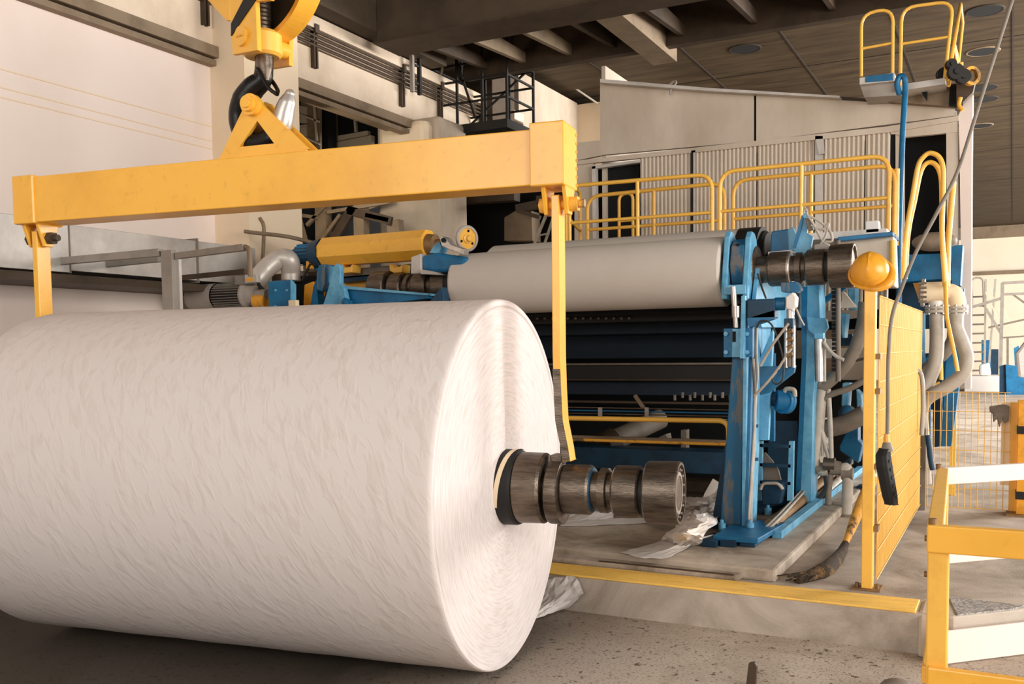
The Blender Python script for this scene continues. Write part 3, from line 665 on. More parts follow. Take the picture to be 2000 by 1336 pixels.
hat = thing('hard_hat', aY(1697, 565, 6.46), 'yellow hard hat hung on top of the mesh fence post', 'hard hat')
hc = aY(1698, 522, 6.46); q = MB()
axh = Vector((.02, -.78, .60)).normalized()
vs = []; N = 36
e = axh.cross(Vector((0, 0, 1))).normalized(); g = axh.cross(e)
prof = [(0.135*sin(t), .118*cos(t)) for t in [pi/2*k/12 for k in range(13)]]
bs = hc - axh*.05 + Vector((0, 0, .0))
for k, (h, r) in enumerate(prof):
    for i in range(N):
        a = 2*pi*i/N; ridge = 1+.035*math.exp(-((abs(cos(a)))/.18)**2)*(k > 2)
        vs.append(bs+axh*h*ridge+(e*cos(a)+g*sin(a)*1.06)*r*ridge)
fs = [(k*N+i, k*N+(i+1) % N, (k+1)*N+(i+1) % N, (k+1)*N+i) for k in range(12) for i in range(N)]
q.add(vs, fs, True); q.build('shell', 'hat', hat)
q = MB(); vs = []
for r, h in ((.118, .0), (.132, -.006), (.134, .0), (.12, .012)):
    for i in range(N):
        a = 2*pi*i/N; pk = .035*max(0, -cos(a+.6))**3 if r > .125 else 0
        vs.append(bs+axh*(h-pk*.4)+(e*cos(a)+g*sin(a)*1.06)*(r+pk))
q.add(vs, [(k*N+i, k*N+(i+1) % N, ((k+1) % 4)*N+(i+1) % N, ((k+1) % 4)*N+i) for k in range(4) for i in range(N)], True); q.build('brim', 'hat', hat)

# pendant controller hanging from its cable
XPn = -.6
def pp(x, y): 
    d = _ray(x, y); t = 5.05; return Vector((0, 0, HC))+d*t
pend = thing('crane_pendant', pp(1738, 985), 'black crane pendant controller hanging on a long cable before the yellow fence', 'pendant controller')
cab = [pp(1985, -25), pp(1958, 60), pp(1915, 195), pp(1872, 330), pp(1830, 415), pp(1790, 490), pp(1762, 560), pp(1742, 620), pp(1735, 700), pp(1734, 790), pp(1733, 852)]
q = MB(); q.tube(sm(cab, 8), .010, 10); q.build('cable', 'hose', pend)
q = MB(); q.tube([pp(1732, 848), pp(1732, 866)], [.014, .018], 12); q.build('cable_gland', 'hat', pend)
q = MB(); q.tube([pp(1732, 864), pp(1733, 882)], [.02, .034], 14); q.build('boot', 'hose', pend)
dv = (pp(1738, 985)-pp(1733, 880)).normalized(); q = MB()
# tapered body: cross-section octagon swept along its length
cs = [pp(1728, 876), pp(1725, 890), pp(1727, 910), pp(1738, 970), pp(1741, 985)]; ww = [(.028, .03), (.05, .036), (.056, .038), (.05, .036), (.045, .03)]
side = Vector((cos(YAW), sin(YAW), 0)); fwd = Vector((-sin(YAW), cos(YAW), 0)); ang = .5
a1 = side*cos(ang)+fwd*sin(ang); a2 = -side*sin(ang)+fwd*cos(ang); vs = []
for p, (w1, w2) in zip(cs, ww):
    for i, j in ((-.6, -1), (.6, -1), (1, -.5), (1, .5), (.6, 1), (-.6, 1), (-1, .5), (-1, -.5)): vs.append(p+a1*i*w1*.62+a2*j*w2)
fs = [tuple(range(8)), tuple(range(39, 31, -1))]+[(8*k+i, 8*k+(i+1) % 8, 8*k+8+(i+1) % 8, 8*k+8+i) for k in range(4) for i in range(8)]
q.add(vs, fs); q.build('body', 'black', pend, bevel=.004)
for k in range(5):
    p = cs[1].lerp(cs[3], .12+.2*k); q = MB(); q.cyl(p-a2*.03, p-a2*.042, .009, 14); q.build('button', 'cable', pend)

# worn straw broom lying against the fence post
br = thing('straw_broom', aZ(1600, 1120, ZF), 'worn dark straw broom with orange bound handle behind the fence post', 'broom')
q = MB(); P = sm([aX(1706, 935, -1.0), aX(1690, 965, -1.04), aX(1670, 1015, -1.08), aX(1652, 1060, -1.1)], 8)
q.tube(P, [.034+.016*sin(pi*k/24)-.012*(k/24) for k in range(25)], 14); q.build('bound_handle', 'brush', br)
c0 = [aX(1654, 1055, -1.1), aX(1642, 1082, -1.11), aZ(1618, 1108, ZF+.045), aZ(1590, 1122, ZF+.035), aZ(1556, 1134, ZF+.02)]
q = MB(); q.tube(sm(c0, 8), [.022+.03*sin(min(1, k/18)*pi/2)*(1 if k < 20 else max(.25, 1-(k-20)/16)) for k in range(33)], 16); q.build('bristles', 'straw', br)
rb = random.Random(5)
for k in range(16):
    o_ = Vector((rb.uniform(-.04, .04), rb.uniform(-.05, .05), rb.uniform(.0, .03)))
    q = MB(); q.tube(sm([c0[1]+o_*.3, c0[2]+o_, c0[3]+o_, c0[4]+o_*1.1+Vector((rb.uniform(-.1, .06), rb.uniform(-.02, .02), 0))], 5), .005, 5); q.build('straw', 'straw', br)

# yellow barrier in the right foreground
bar = thing('yellow_barrier', (.6, 5.2, 0), 'yellow steel barrier pen in the right foreground', 'barrier')
A0 = Vector((-.235, 3.98, 0)); A1 = Vector((-.33, 5.84, 0)); DR = Vector((.72, .69, 0)).normalized()
ZT = 1.12
for p, w, nm in ((A0, .075, 'post'), (A1, .06, 'post')):
    q = MB(); q.box((p.x-w/2, p.y-w/2, 0 if p is A0 else ZF*0), (p.x+w/2, p.y+w/2, ZT-.02)); q.build(nm, 'railyel', bar, bevel=.006)
def railbar(p, q_, z0, z1, th, nm, mm):
    d = (q_-p); d.z = 0; d.normalize(); nrm = Vector((d.y, -d.x, 0))*th/2
    b = MB(); b.prism([p+nrm+Vector((0, 0, z0)), q_+nrm+Vector((0, 0, z0)), q_-nrm+Vector((0, 0, z0)), p-nrm+Vector((0, 0, z0))], (0, 0, z1-z0)); return b.build(nm, mm, bar, bevel=.006)
F0 = A0+Vector((-.04, -.03, 0))
railbar(F0, A0+Vector((2.6, .0, 0)), ZT-.105, ZT, .05, 'rail', 'yellow')
railbar(A0+Vector((-.03, -.05, 0)), A0+Vector((2.6, -.06, 0)), .50, .575, .04, 'rail', 'yellow')
railbar(A0+Vector((-.012, .0, 0)), A1+Vector((.0, .0, 0)), ZT-.09, ZT-.002, .06, 'rail', 'railyel')
railbar(A0+Vector((-.045, .02, 0)), A1+Vector((-.02, .0, 0)), .48, .55, .02, 'rail', 'railyel')
E2 = A1+DR*3.2  # blown-out window light on this diagonal side, painted as pale cream
railbar(A1, E2, ZT-.095, ZT, .04, 'rail', 'wall')
railbar(A1, E2, .575, .635, .03, 'rail', 'wall')
railbar(A1+Vector((.03, 0, 0)), E2, .005, .195, .02, 'toe_board', 'wall')
for p in (A0, A1):
    q = MB(); q.cyl(p+Vector((-.02, -.02, ZT-.01)), p+Vector((-.02, -.02, ZT+.022)), .016, 6); q.build('bolt', 'rust', bar)
for z in (1.06, .92):
    q = MB(); q.cyl((A0.x-.05, A0.y-.0, z), (A0.x-.03, A0.y-.0, z), .012, 6); q.build('bolt', 'rust', bar)

# rear low mesh fence
rf = thing('low_mesh_fence', (-.4, 9.92, ZF), 'low yellow wire mesh fence behind the barrier on the raised floor', 'fence')
q = MB(); Yr = 9.92; xa = aY(1776, 880, Yr).x; xb = aY(1972, 880, Yr).x; zt = aY(1880, 766, Yr).z; zb = ZF+.03
k = xa
while k < xb: q.tube([(k, Yr, zb), (k, Yr, zt)], .0035, 6); k += .054
for k in range(7): z = zb+(zt-zb)*k/6; q.tube([(xa, Yr-.006, z), (xb, Yr-.006, z)], .0035, 6)
q.build('wire_mesh', 'railyel', rf)
q = MB(); p = aY(1860, 900, 10.9); q.box((p.x-.03, 10.9, ZF), (p.x+.03, 10.96, 1.25)); o = q.build('marker_post', 'railyel'); tag(o, 'slim pale yellow post standing behind the low mesh fence', 'post')
gp = thing('guard_post', (.06, 9.9, ZF), 'yellow square guard post with black bands at the right end of the mesh', 'guard post')
x0 = aY(1986, 900, 9.8).x; x1 = aY(2010, 900, 9.8).x
q = MB(); q.box((x0, 9.8, ZF), (x1, 9.94, 1.3)); q.build('post', 'hat', gp, bevel=.006)
for y in (840, 968):
    z = aY(1997, y, 9.8).z; q = MB(); q.box((x0-.006, 9.79, z-.035), (x1+.006, 9.95, z+.035)); q.build('band', 'black', gp)
q = MB(); q.box((x0-.08, 9.74, ZF), (x1+.08, 10, ZF+.02)); q.build('foot_plate', 'rust', gp)
gp2 = thing('mesh_end_post', (-.05, 10, ZF), 'bright yellow channel post carrying the low mesh fence and a glove', 'post')
x0 = aY(1955, 860, 9.96).x; x1 = aY(1972, 860, 9.96).x; x2 = aY(1990, 860, 9.96).x
q = MB(); q.box((x0, 9.97, .5), (x1, 10.03, 1.27)); q.build('side_plate', 'cream', gp2); q = MB(); q.box((x1, 9.95, ZF), (x2, 10.06, 1.27)); q.build('channel', 'railyel', gp2, bevel=.006)
q = MB(); vs = []
GP = [(1932, 794), (1960, 790), (1972, 793), (1970, 822), (1962, 828), (1958, 818), (1952, 836), (1947, 818), (1940, 826), (1938, 806), (1933, 806)]
q.prism([aY(x, y, 9.86) for x, y in GP], (0, .04, 0)); o = q.build('work_glove', 'cloth', bevel=.012); tag(o, 'grey work glove hung over the low mesh fence', 'glove')

# foreground spike and small round stump
q = MB(); p = aZ(1466, 1340, 0); q.prism([p+Vector((-.025, 0, 0)), p+Vector((.025, 0, 0)), p+Vector((.032, .0, .11)), p+Vector((.02, 0, .13)), p+Vector((-.012, 0, .12))], (.0, .03, 0)); o = q.build('metal_peg', 'iron', bevel=.003); tag(o, 'short dark metal peg sticking up from the floor at the bottom edge', 'peg')
q = MB(); p = aZ(1752, 1352, 0); q.sphere(p+Vector((0, 0, .0)), .095, (1, .9, .75)); o = q.build('round_cap', 'hose'); tag(o, 'dark rounded cap on the floor beside the barrier foot', 'cap')
# ================================================================ MACHINE HOOD CABIN (behind)
YH = 11.0
hood = thing('machine_hood', (-2.6, 11.5, ZF), 'grey sheet metal machine hood cabin with sloping roof behind the railings', 'machine hood')
D = .06
q = MB(); polyY(q, [(1172, 160), (1472, 184), (1472, 276), (1172, 303)], YH, D); q.build('panel', 'hood', hood)
q = MB(); polyY(q, [(1477, 184), (1865, 211), (1868, 226), (1477, 276)], YH, D); q.build('panel', 'hood', hood)
q = MB(); polyY(q, [(1122, 279), (1172, 274), (1172, 304), (1122, 314)], YH, D); q.build('panel', 'hood', hood)
q = MB(); polyY(q, [(1471, 184), (1478, 184), (1478, 277), (1471, 277)], YH+.03, D); q.build('panel_joint', 'dark', hood)
q = MB(); polyY(q, [(1122, 314), (1740, 246), (1872, 226), (1872, 236), (1740, 258), (1122, 322)], YH-.03, D); q.build('lintel_rail', 'hood', hood)
q = MB(); polyY(q, [(1172, 154), (1390, 172), (1640, 187), (1640, 191), (1390, 178), (1172, 161)], YH-.12, .3); q.build('roof_edge', 'galv', hood)
q = MB(); polyY(q, [(1122, 321), (1158, 318), (1158, 480), (1122, 480)], YH, D); q.build('side_panel', 'hood', hood)
q = MB(); polyY(q, [(1156, 325), (1163, 324), (1165, 480), (1158, 480)], YH-.04, .08); polyY(q, [(1156, 324), (1250, 312), (1250, 317), (1156, 330)], YH-.04, .08); q.build('door_frame', 'galv', hood)
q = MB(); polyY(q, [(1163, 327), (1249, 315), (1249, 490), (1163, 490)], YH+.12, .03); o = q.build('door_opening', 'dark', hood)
def corrugated(x0, x1, yb):
    a = aY(x0, 330, YH); b = aY(x1, 330, YH); zb_ = 2.2
    za = aY(x0, 316-(x0-1163)*.118, YH).z; zc_ = aY(x1, 316-(x1-1163)*.118, YH).z
    m = MB(); nn = max(3, int((b.x-a.x)/.045)); vs = []; per = 4
    for k in range(nn*per+1):
        f = k/(nn*per); x = a.x+(b.x-a.x)*f; y = YH+.012*(1 if k % per in (0, 1) else -1); vs += [(x, y, zb_), (x, y, za+(zc_-za)*f)]
    m.add(vs, [(2*i, 2*i+2, 2*i+3, 2*i+1) for i in range(nn*per)]); return m.build('corrugated_panel', 'corr', hood)
for x0, x1 in ((1250, 1350), (1357, 1477), (1479, 1592), (1607, 1688), (1690, 1738)): corrugated(x0, x1, 480)
for x0, x1 in ((1350, 1354), (1354, 1358), (1592, 1607)):
    q = MB(); s = 316-(x0-1163)*.118; polyY(q, [(x0, s), (x1, s), (x1, 490), (x0, 490)], YH-.03, .04); q.build('cover_strip', 'dark' if x0 == 1350 else 'galv', hood)
q = MB(); polyY(q, [(1593, 272), (1608, 271), (1610, 300), (1600, 302)], YH-.06, .03); q.build('bent_flap', 'galv', hood)
q = MB(); polyY(q, [(1740, 256), (1749, 254), (1747, 330), (1739, 332)], YH+.02, .03); q.build('slit_opening', 'dark', hood)
q = MB(); polyY(q, [(1736, 246), (1872, 226), (1870, 258), (1764, 268), (1750, 262), (1740, 262)], YH-.01, D); polyY(q, [(1749, 255), (1766, 253), (1766, 500), (1749, 500)], YH, D); polyY(q, [(1848, 252), (1872, 248), (1872, 560), (1850, 560)], YH, D); q.build('door_surround', 'hood', hood)
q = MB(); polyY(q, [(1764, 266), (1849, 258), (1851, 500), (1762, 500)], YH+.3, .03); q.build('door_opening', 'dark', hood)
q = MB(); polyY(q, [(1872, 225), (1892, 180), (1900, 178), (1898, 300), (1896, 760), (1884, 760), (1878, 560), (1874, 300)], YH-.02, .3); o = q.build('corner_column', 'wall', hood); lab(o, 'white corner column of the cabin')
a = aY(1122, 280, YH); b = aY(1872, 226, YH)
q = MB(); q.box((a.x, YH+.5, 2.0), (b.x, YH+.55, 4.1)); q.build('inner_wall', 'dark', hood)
q = MB(); q.prism([aY(1172, 162, YH+.06), aY(1865, 212, YH+.06), aY(1865, 212, YH+.06)+Vector((0, 3.5, 0)), aY(1172, 162, YH+.06)+Vector((0, 3.5, 0))], (0, 0, .04)); q.build('roof_sheet', 'iron', hood)
q = MB(); a = aY(1172, 275, YH); q.box((a.x, YH+.06, 3), (a.x+.05, YH+3.5, a.z+.9)); q.build('side_wall', 'hood', hood)
# cable on the roof edge hook
q = MB(); q.tube(sm([aY(1308, 185, YH-.08), aY(1312, 172, YH-.08), aY(1320, 163, YH-.08), aY(1318, 158, YH-.05), aY(1308, 165, YH-.05)]), .012); o = q.build('roof_hook', 'grey'); tag(o, 'small bent grey hook on the roof edge of the hood cabin', 'hook')

# walkway floor under the railings
q = MB(); q.box((-4.9, 9.1, 2.78), (-1.0, 10.95, 2.84)); o = q.build('walkway_platform', 'galv'); tag(o, 'grey steel walkway on top of the machine carrying the yellow railings', 'walkway')

def railing(name, lbl, Y, posts, tops, lows, grp='yellow tube railings on the machine walkway', loop=True, r=.021, zb=2.84, lowy=None):
    xs = [p for p in posts]
    mid = aY(sum(x for x, _ in tops)/len(tops), tops[0][1], Y)
    root = thing(name, Vector((mid.x, Y, zb)), lbl, 'railing', grp)
    P = [aY(x, y, Y) for x, y in tops]
    A = Vector((P[0].x, Y, zb)); B = Vector((P[-1].x, Y, zb))
    q = MB(); q.tube(fillet([A]+P+[B], .16, 6), r, 10); q.build('top_rail', 'railyel', root)
    for l in lows:
        a, b = aY(*l[0], Y), aY(*l[1], Y); q = MB(); q.tube([a, b], r*.85, 8); q.build('mid_rail', 'railyel', root)
    for x, y in posts:
        p = aY(x, y, Y); q = MB(); q.tube([(p.x, Y, zb), p], r, 8); q.build('post', 'railyel', root)
    return root
railing('guard_railing', 'front yellow tube railing right of centre, before the corrugated cabin wall', 9.3, [(1565, 318)], [(1406, 336), (1737, 303)], [((1408, 413), (1735, 386))])
railing('guard_railing', 'rear yellow tube railing right of centre, seen just inside the front one', 9.78, [(1584, 340)], [(1432, 353), (1748, 322)], [((1434, 428), (1746, 402))])
railing('guard_railing', 'front yellow tube railing on the left, reaching behind the beam end to the cabin door', 9.3, [(1245, 352)], [(1106, 364), (1391, 340)], [((1108, 436), (1390, 415))])
railing('guard_railing', 'rear yellow tube railing on the left before the dark cabin door', 9.78, [(1277, 370)], [(1147, 384), (1415, 357)], [((1149, 449), (1412, 430))])
railing('guard_railing', 'small yellow handrail loop standing inside the left dark cabin door', 10.4, [], [(1209, 380), (1236, 376)], [((1210, 432), (1236, 430))], r=.018)
# end return on the left
root = thing('railing_gate', aY(1112, 480, 9.5), 'narrow yellow tube end return joining front and rear railings by the beam end', 'railing', 'yellow tube railings on the machine walkway')
a, b = aY(1112, 362, 9.3), aY(1133, 375, 9.9)
q = MB(); q.tube(fillet([(a.x, 9.3, 2.84), a, b, (b.x, 9.9, 2.84)], .12), .02, 10); q.build('top_rail', 'railyel', root)
q = MB(); q.tube([(a.x, 9.3, 3.17), (b.x, 9.9, 3.12)], .017, 8); q.build('mid_rail', 'railyel', root)
# ladder hoops at the far right door
root = thing('ladder_handrail', aY(1805, 560, 9.2), 'pair of tall yellow arched ladder handrails before the right dark cabin door', 'handrail')
for Yq, dx, dy in ((9.2, 0, 0), (9.55, 4, 18)):
    pts = [(1764+dx, 545+0*dy), (1770+dx, 455+dy*0), (1783+dx, 380+dy*.5), (1793+dx*.8, 325+dy), (1805, 305+dy), (1818-dx*.2, 299+dy), (1834-dx, 307+dy), (1842-dx, 330+dy), (1842-dx*.6, 380+dy), (1840, 460), (1846+dx, 560)]
    q = MB(); q.tube(sm([aY(x, y, Yq) for x, y in pts], 5), .021, 10); q.build('rail', 'railyel', root)
q = MB(); q.tube([aY(1846, 550, 9.2), aY(1849, 620, 9.0), aY(1866, 700, 8.9), aY(1870, 725, 8.9)], .017, 10); q.build('stringer', 'railyel', root)
q = MB(); q.tube([aY(1862, 355, 9.9), aY(1852, 470, 9.9), aY(1850, 560, 9.9)], .026, 10); o = q.build('handrail_post', 'railyel'); tag(o, 'single slanting yellow handrail post just left of the white cabin column', 'post')
q = MB(); q.tube([aY(1751, 330, 9.8), aY(1749, 480, 9.8)], .028, 10); q.tube([aY(1744, 470, 9.0), aY(1744, 545, 9.0)], .03, 10); o = q.build('handrail_stub', 'railyel'); tag(o, 'stout yellow tube upright beside the blue vertical pipe', 'post')

# roof platform with rails
YR = 10.6
plat = thing('roof_platform', aY(1770, 190, YR), 'blue-stained grey roof platform with yellow loop railings on the cabin top', 'platform')
q = MB(); polyY(q, [(1679, 152), (1747, 142), (1747, 158), (1679, 165)], YR-.02, .9); q.build('deck_plate', 'galv', plat)
o = q
q = MB(); polyY(q, [(1679, 164), (1747, 157), (1760, 186), (1688, 190)], YR+.05, .5); q.build('side_plate', 'grey', plat)
q = MB(); polyY(q, [(1690, 149), (1744, 143), (1744, 157), (1690, 161)], YR-.026, .01); o = q.build('blue_stain', 'blue', plat); lab(o, 'blue painted patch')
q = MB(); polyY(q, [(1752, 166), (1846, 152), (1846, 164), (1752, 178)], YR, .9); q.build('deck_plate', 'galv', plat)
q = MB(); polyY(q, [(1752, 178), (1866, 162), (1866, 208), (1700, 196)], YR+.3, .2); q.build('plate', 'ironlt', plat)
q = MB(); polyY(q, [(1797, 175), (1811, 173), (1810, 196)], YR+.2, .06); q.build('gusset', 'dark', plat); q = MB(); polyY(q, [(1855, 165), (1869, 163), (1869, 208), (1853, 206)], YR+.22, .06); q.build('gusset', 'dark', plat)
def hoop(pts, r=.017, Y=YR, nm='hoop_rail'):
    q = MB(); q.tube(fillet([aY(x, y, Y) for x, y in pts], .14), r, 10); q.build(nm, 'railyel', plat)
hoop([(1682, 150), (1682, 27), (1744, 16), (1743, 143)]); hoop([(1683, 95), (1743, 84)], .014, nm='mid_rail')
hoop([(1758, 168), (1761, 15), (1862, 2), (1845, 152)]); hoop([(1759, 86), (1852, 72)], .014, nm='mid_rail')
q = MB(); q.tube([aY(1850, 158, YR), aY(1868, 60, YR+.1), aY(1876, 8, YR+.4), aY(1880, 45, YR+.8), aY(1872, 120, YR+.8), aY(1862, 80, YR+.4), aY(1868, 135, YR+.4)], .017, 8); q.tube([aY(1853, 168, YR), aY(1862, 90, YR+.2), aY(1872, 140, YR+.6)], .017, 8); q.build('end_rail', 'railyel', plat)
q = MB(); q.tube([aY(1877, 122, YR+.3), aY(1874, 165, YR+.3)], .022, 8); q.build('stub_post', 'railyel', plat)
root = thing('pulley_group', aY(1870, 175, 10.7), 'dark pulley wheels and bracket at the roof corner above the white column', 'pulley')
for x, y, r, Y in ((1864, 143, .075, 10.5), (1855, 128, .05, 10.6), (1839, 147, .06, 10.7), (1878, 152, .07, 10.55)):
    c = aY(x, y, Y); q = MB(); q.lathe([(0, 0), (0, r), (.02, r), (.035, r*.75), (.05, r), (.07, r), (.07, r*.4), (.085, r*.35), (.085, 0)], c, (.35, -.93, 0), 24); q.build('pulley', 'cage', root)
q = MB(); q.lathe([(0, .06), (0, .09), (.05, .09), (.05, .06)], aY(1893, 150, 10.6), (.6, -.8, 0), 24); q.build('guard_ring', 'worn', root)
q = MB(); polyY(q, [(1868, 164), (1905, 158), (1900, 180), (1880, 200), (1868, 200)], 10.75, .12); q.build('bracket', 'iron', root)
q = MB(); q.tube(sm([aY(1876, 190, 10.6), aY(1873, 205, 10.6), aY(1880, 216, 10.6)]), .02); q.build('yellow_link', 'worn', root)
# blue vertical pipe
q = MB(); q.tube(sm([aY(1757, 185, 10.3), aY(1752, 165, 10.3), aY(1757, 150, 10.3), aY(1766, 152, 10.3), aY(1768, 175, 10.3), aY(1763, 260, 10.2), aY(1758, 400, 10.1), aY(1756, 480, 10.0), aY(1755, 700, 10.0)], 6), .028, 10); o = q.build('blue_pipe', 'blue'); tag(o, 'thin blue pipe curving over the roof platform and running down the cabin', 'pipe')

# ================================================================ REELS ON THE MACHINE
YM = 7.75
t_, b_ = aY(1420, 458, YM), aY(1420, 597, YM); MZ = (t_.z+b_.z)/2-.012; MR = (t_.z-b_.z)/2*.985
XL, XR = aY(902, 570, YM).x, aY(1422, 530, YM).x
reel = thing('machine_reel', (-3.3, YM, MZ-MR), 'slim white paper reel held in the blue fork arms of the winder', 'paper reel')
q = MB(); L = XR-XL; q.lathe([(0, 0), (0, MR-.03), (.008, MR-.01), (.025, MR)]+[(L*k/8, MR) for k in range(1, 8)]+[(L-.02, MR), (L-.004, MR-.01), (L, MR-.03), (L, 0)], (XL, YM, MZ), (1, 0, 0), 72); q.build('paper_web', 'paper', reel)
spool(reel, lambda p: Vector((XR+p[0], YM+p[1], MZ+p[2])), 1, False)
spool(reel, lambda p: Vector((XL+p[0]*1.0, YM+p[1], MZ+p[2])), -1, False)
YB = 8.35
zt = aY(1450, 447, YB).z; RB = .32
XB0, XB1 = aY(966, 495, YB).x, aY(1449, 470, YB).x; XB2 = aY(1503, 470, YB).x
drm = thing('reel_drum', (-3.1, YB, zt-2*RB), 'large grey reel drum with black rubber end behind the slim paper reel', 'reel drum')
q = MB(); L = XB1-XB0; q.lathe([(0, 0), (0, RB-.06), (.01, RB-.02), (.04, RB), (L, RB)], (XB0, YB, zt-RB), (1, 0, 0), 72); q.build('drum_shell', 'drum', drm)
q = MB(); L2 = XB2-XB1; q.lathe([(0, RB+.004), (L2*.8, RB+.004), (L2*.82, RB-.03), (L2*.9, RB-.03), (L2, RB-.05), (L2, 0)], (XB1, YB, zt-RB), (1, 0, 0), 72); q.build('rubber_end', 'black', drm)
q = MB(); q.lathe([(0, .12), (.6, .12), (.6, 0)], (XB2, YB, zt-RB), (1, 0, 0), 32); q.build('shaft', 'steel', drm)

# ================================================================ WINDER, RIGHT BLUE STAND
YS7 = 7.5
st = thing('winder_stand', (-1.9, 7.9, SL), 'blue steel winder stand with fork arm, ladder and hoses at the right of the machine', 'machine stand')
q = MB(); polyY(q, [(1430, 690), (1453, 690), (1447, 1048), (1405, 1048)], YS7, .3); o = q.build('column', 'bluewn', st, bevel=.008)
xc = aY(1453, 800, YS7).x
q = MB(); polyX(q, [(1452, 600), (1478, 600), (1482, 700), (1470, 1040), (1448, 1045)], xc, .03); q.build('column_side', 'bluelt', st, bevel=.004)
q = MB(); polyX(q, [(1466, 640), (1471, 640), (1461, 1035), (1454, 1036)], xc+.032, .02); q.build('column_rib', 'blue', st)
q = MB(); polyY(q, [(1416, 870), (1432, 840), (1420, 1040), (1385, 1050)], YS7+.12, .05); q.build('gusset', 'bluedk', st)
# base plate, bolts and feet
zB = SL+.075
p0, p1, p2, p3 = aZ(1392, 1046, zB), aZ(1480, 1052, zB), aZ(1516, 1030, zB), aZ(1440, 1020, zB)
q = MB(); q.prism([p0, p1, (p1.x+.05, p2.y+.25, zB), (p0.x, p2.y+.25, zB)], (0, 0, -.04)); q.build('base_plate', 'blue', st, bevel=.006)
for x, y in ((1410, 1030), (1465, 1030), (1500, 1000)):
    p = aZ(x, y, zB); q = MB(); q.cyl(p-Vector((0, 0, .02)), p+Vector((0, 0, .035)), .03, 6); q.cyl(p, p+Vector((0, 0, .06)), .014, 10); q.build('anchor_bolt', 'bluelt', st)
for x in (1388, 1425, 1463):
    p = aZ(x, 1066, SL); q = MB(); q.box((p.x-.058, p.y-.06, SL), (p.x+.058, p.y+.25, SL+.05)); q.build('foot_pad', 'bluedk', st, bevel=.006)
# fork arm: two jaws with cradle
def jaw(px, nm, mm, w=.05):
    x = aY(px, 560, YS7).x
    pf = [aY(px, y, YS7).z for y in (585, 560, 500, 462, 452)]
    q = MB(); q.prism([(x, 7.46, pf[0]), (x, 7.46, pf[1]), (x, 7.55, pf[3]), (x, 7.60, pf[4]+.01), (x, 7.68, pf[4]), (x, 7.74, pf[3]), (x, 7.84, pf[2]-.1), (x, 7.9, pf[0])], (w, 0, 0)); q.build(nm, mm, st, bevel=.008)
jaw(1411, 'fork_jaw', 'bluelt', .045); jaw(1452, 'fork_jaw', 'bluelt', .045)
x0, x1 = aY(1425, 520, YS7).x, aY(1452, 520, YS7).x
q = MB(); z5 = [aY(1440, y, 7.55).z for y in (466, 480, 520, 555)]
q.prism([(x0, 7.62, z5[0]), (x0, 7.54, z5[1]), (x0, 7.50, z5[2]), (x0, 7.56, z5[3]), (x0, 7.74, z5[3]-.02), (x0, 7.74, z5[0])], (x1-x0, 0, 0)); o = q.build('cradle_pad', 'bluewn', st, bevel=.01)
for y in (478, 493):
    p = aY(1440, y, 7.52); q = MB(); q.cyl((p.x, p.y+.012, p.z), (p.x, p.y+.045, p.z), .012, 12); q.build('bolt_hole', 'dark', st)
q = MB(); boxY(q, 1413, 556, 1456, 575, 7.44, .1); q.build('fork_crossbar', 'bluelt', st, bevel=.004)
# lever side plate (in depth)
xl = aY(1476, 560, YS7).x
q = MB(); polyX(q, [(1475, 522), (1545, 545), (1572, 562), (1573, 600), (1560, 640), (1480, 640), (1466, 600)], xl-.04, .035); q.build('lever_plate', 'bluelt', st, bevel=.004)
q = MB(); polyX(q, [(1448, 578), (1470, 580), (1500, 640), (1490, 700), (1445, 700)], xc+.0, .028); q.build('web_plate', 'bluelt', st)
q = MB(); q.tube([aX(1480, 535, xl), aX(1484, 550, xl), aX(1496, 582, xl)], .008, 6); q.build('grease_line', 'iron', st)
q = MB(); boxY(q, 1459, 584, 1514, 622, 7.42, .12); o = q.build('pivot_tube', 'bluedk', st, bevel=.008)
q = MB(); polyY(q, [(1459, 622), (1512, 606), (1512, 622), (1462, 640)], 7.42, .1); q.build('pivot_bracket', 'blue', st)
c = aY(1514, 594, 7.48); q = MB(); q.cyl(c, c+Vector((.08, 0, 0)), .05, 18); q.build('pivot_boss', 'blue', st)
q = MB(); polyY(q, [(1524, 552), (1556, 550), (1564, 565), (1556, 572), (1526, 570)], 7.5, .12); q.build('sensor_block', 'bluewn', st, bevel=.006)
q = MB(); polyY(q, [(1534, 580), (1548, 570), (1555, 580), (1554, 598), (1545, 606), (1534, 602)], 7.4, .1); q.build('rod_clevis', 'white', st, bevel=.01)
q = MB(); p = aY(1544, 604, 7.45); p2 = aY(1544, 622, 7.45); q.cyl(p2, p, .03, 14); q.build('rod_end', 'steellt', st)
q = MB(); boxY(q, 1531, 622, 1549, 640, 7.4, .1); q.build('cylinder_head', 'bluedk', st, bevel=.005)
for x in (1535, 1550):
    q = MB(); q.cyl(aY(x, 718, 7.45), aY(x, 636, 7.45), .014, 10); q.build('tie_rod', 'steellt', st)
q = MB(); q.cyl(aY(1542, 716, 7.46), aY(1542, 638, 7.46), .022, 12); q.build('cylinder_body', 'hose', st)
for y in (650, 665, 680, 695):
    q = MB(); q.cyl(aY(1538, y, 7.4), aY(1548, y-4, 7.4), .016, 8); q.build('fitting', 'rust', st)
q = MB(); polyY(q, [(1483, 716), (1553, 714), (1550, 728), (1500, 768), (1484, 772)], 7.5, .06); q.build('cylinder_bracket', 'blue', st, bevel=.004)
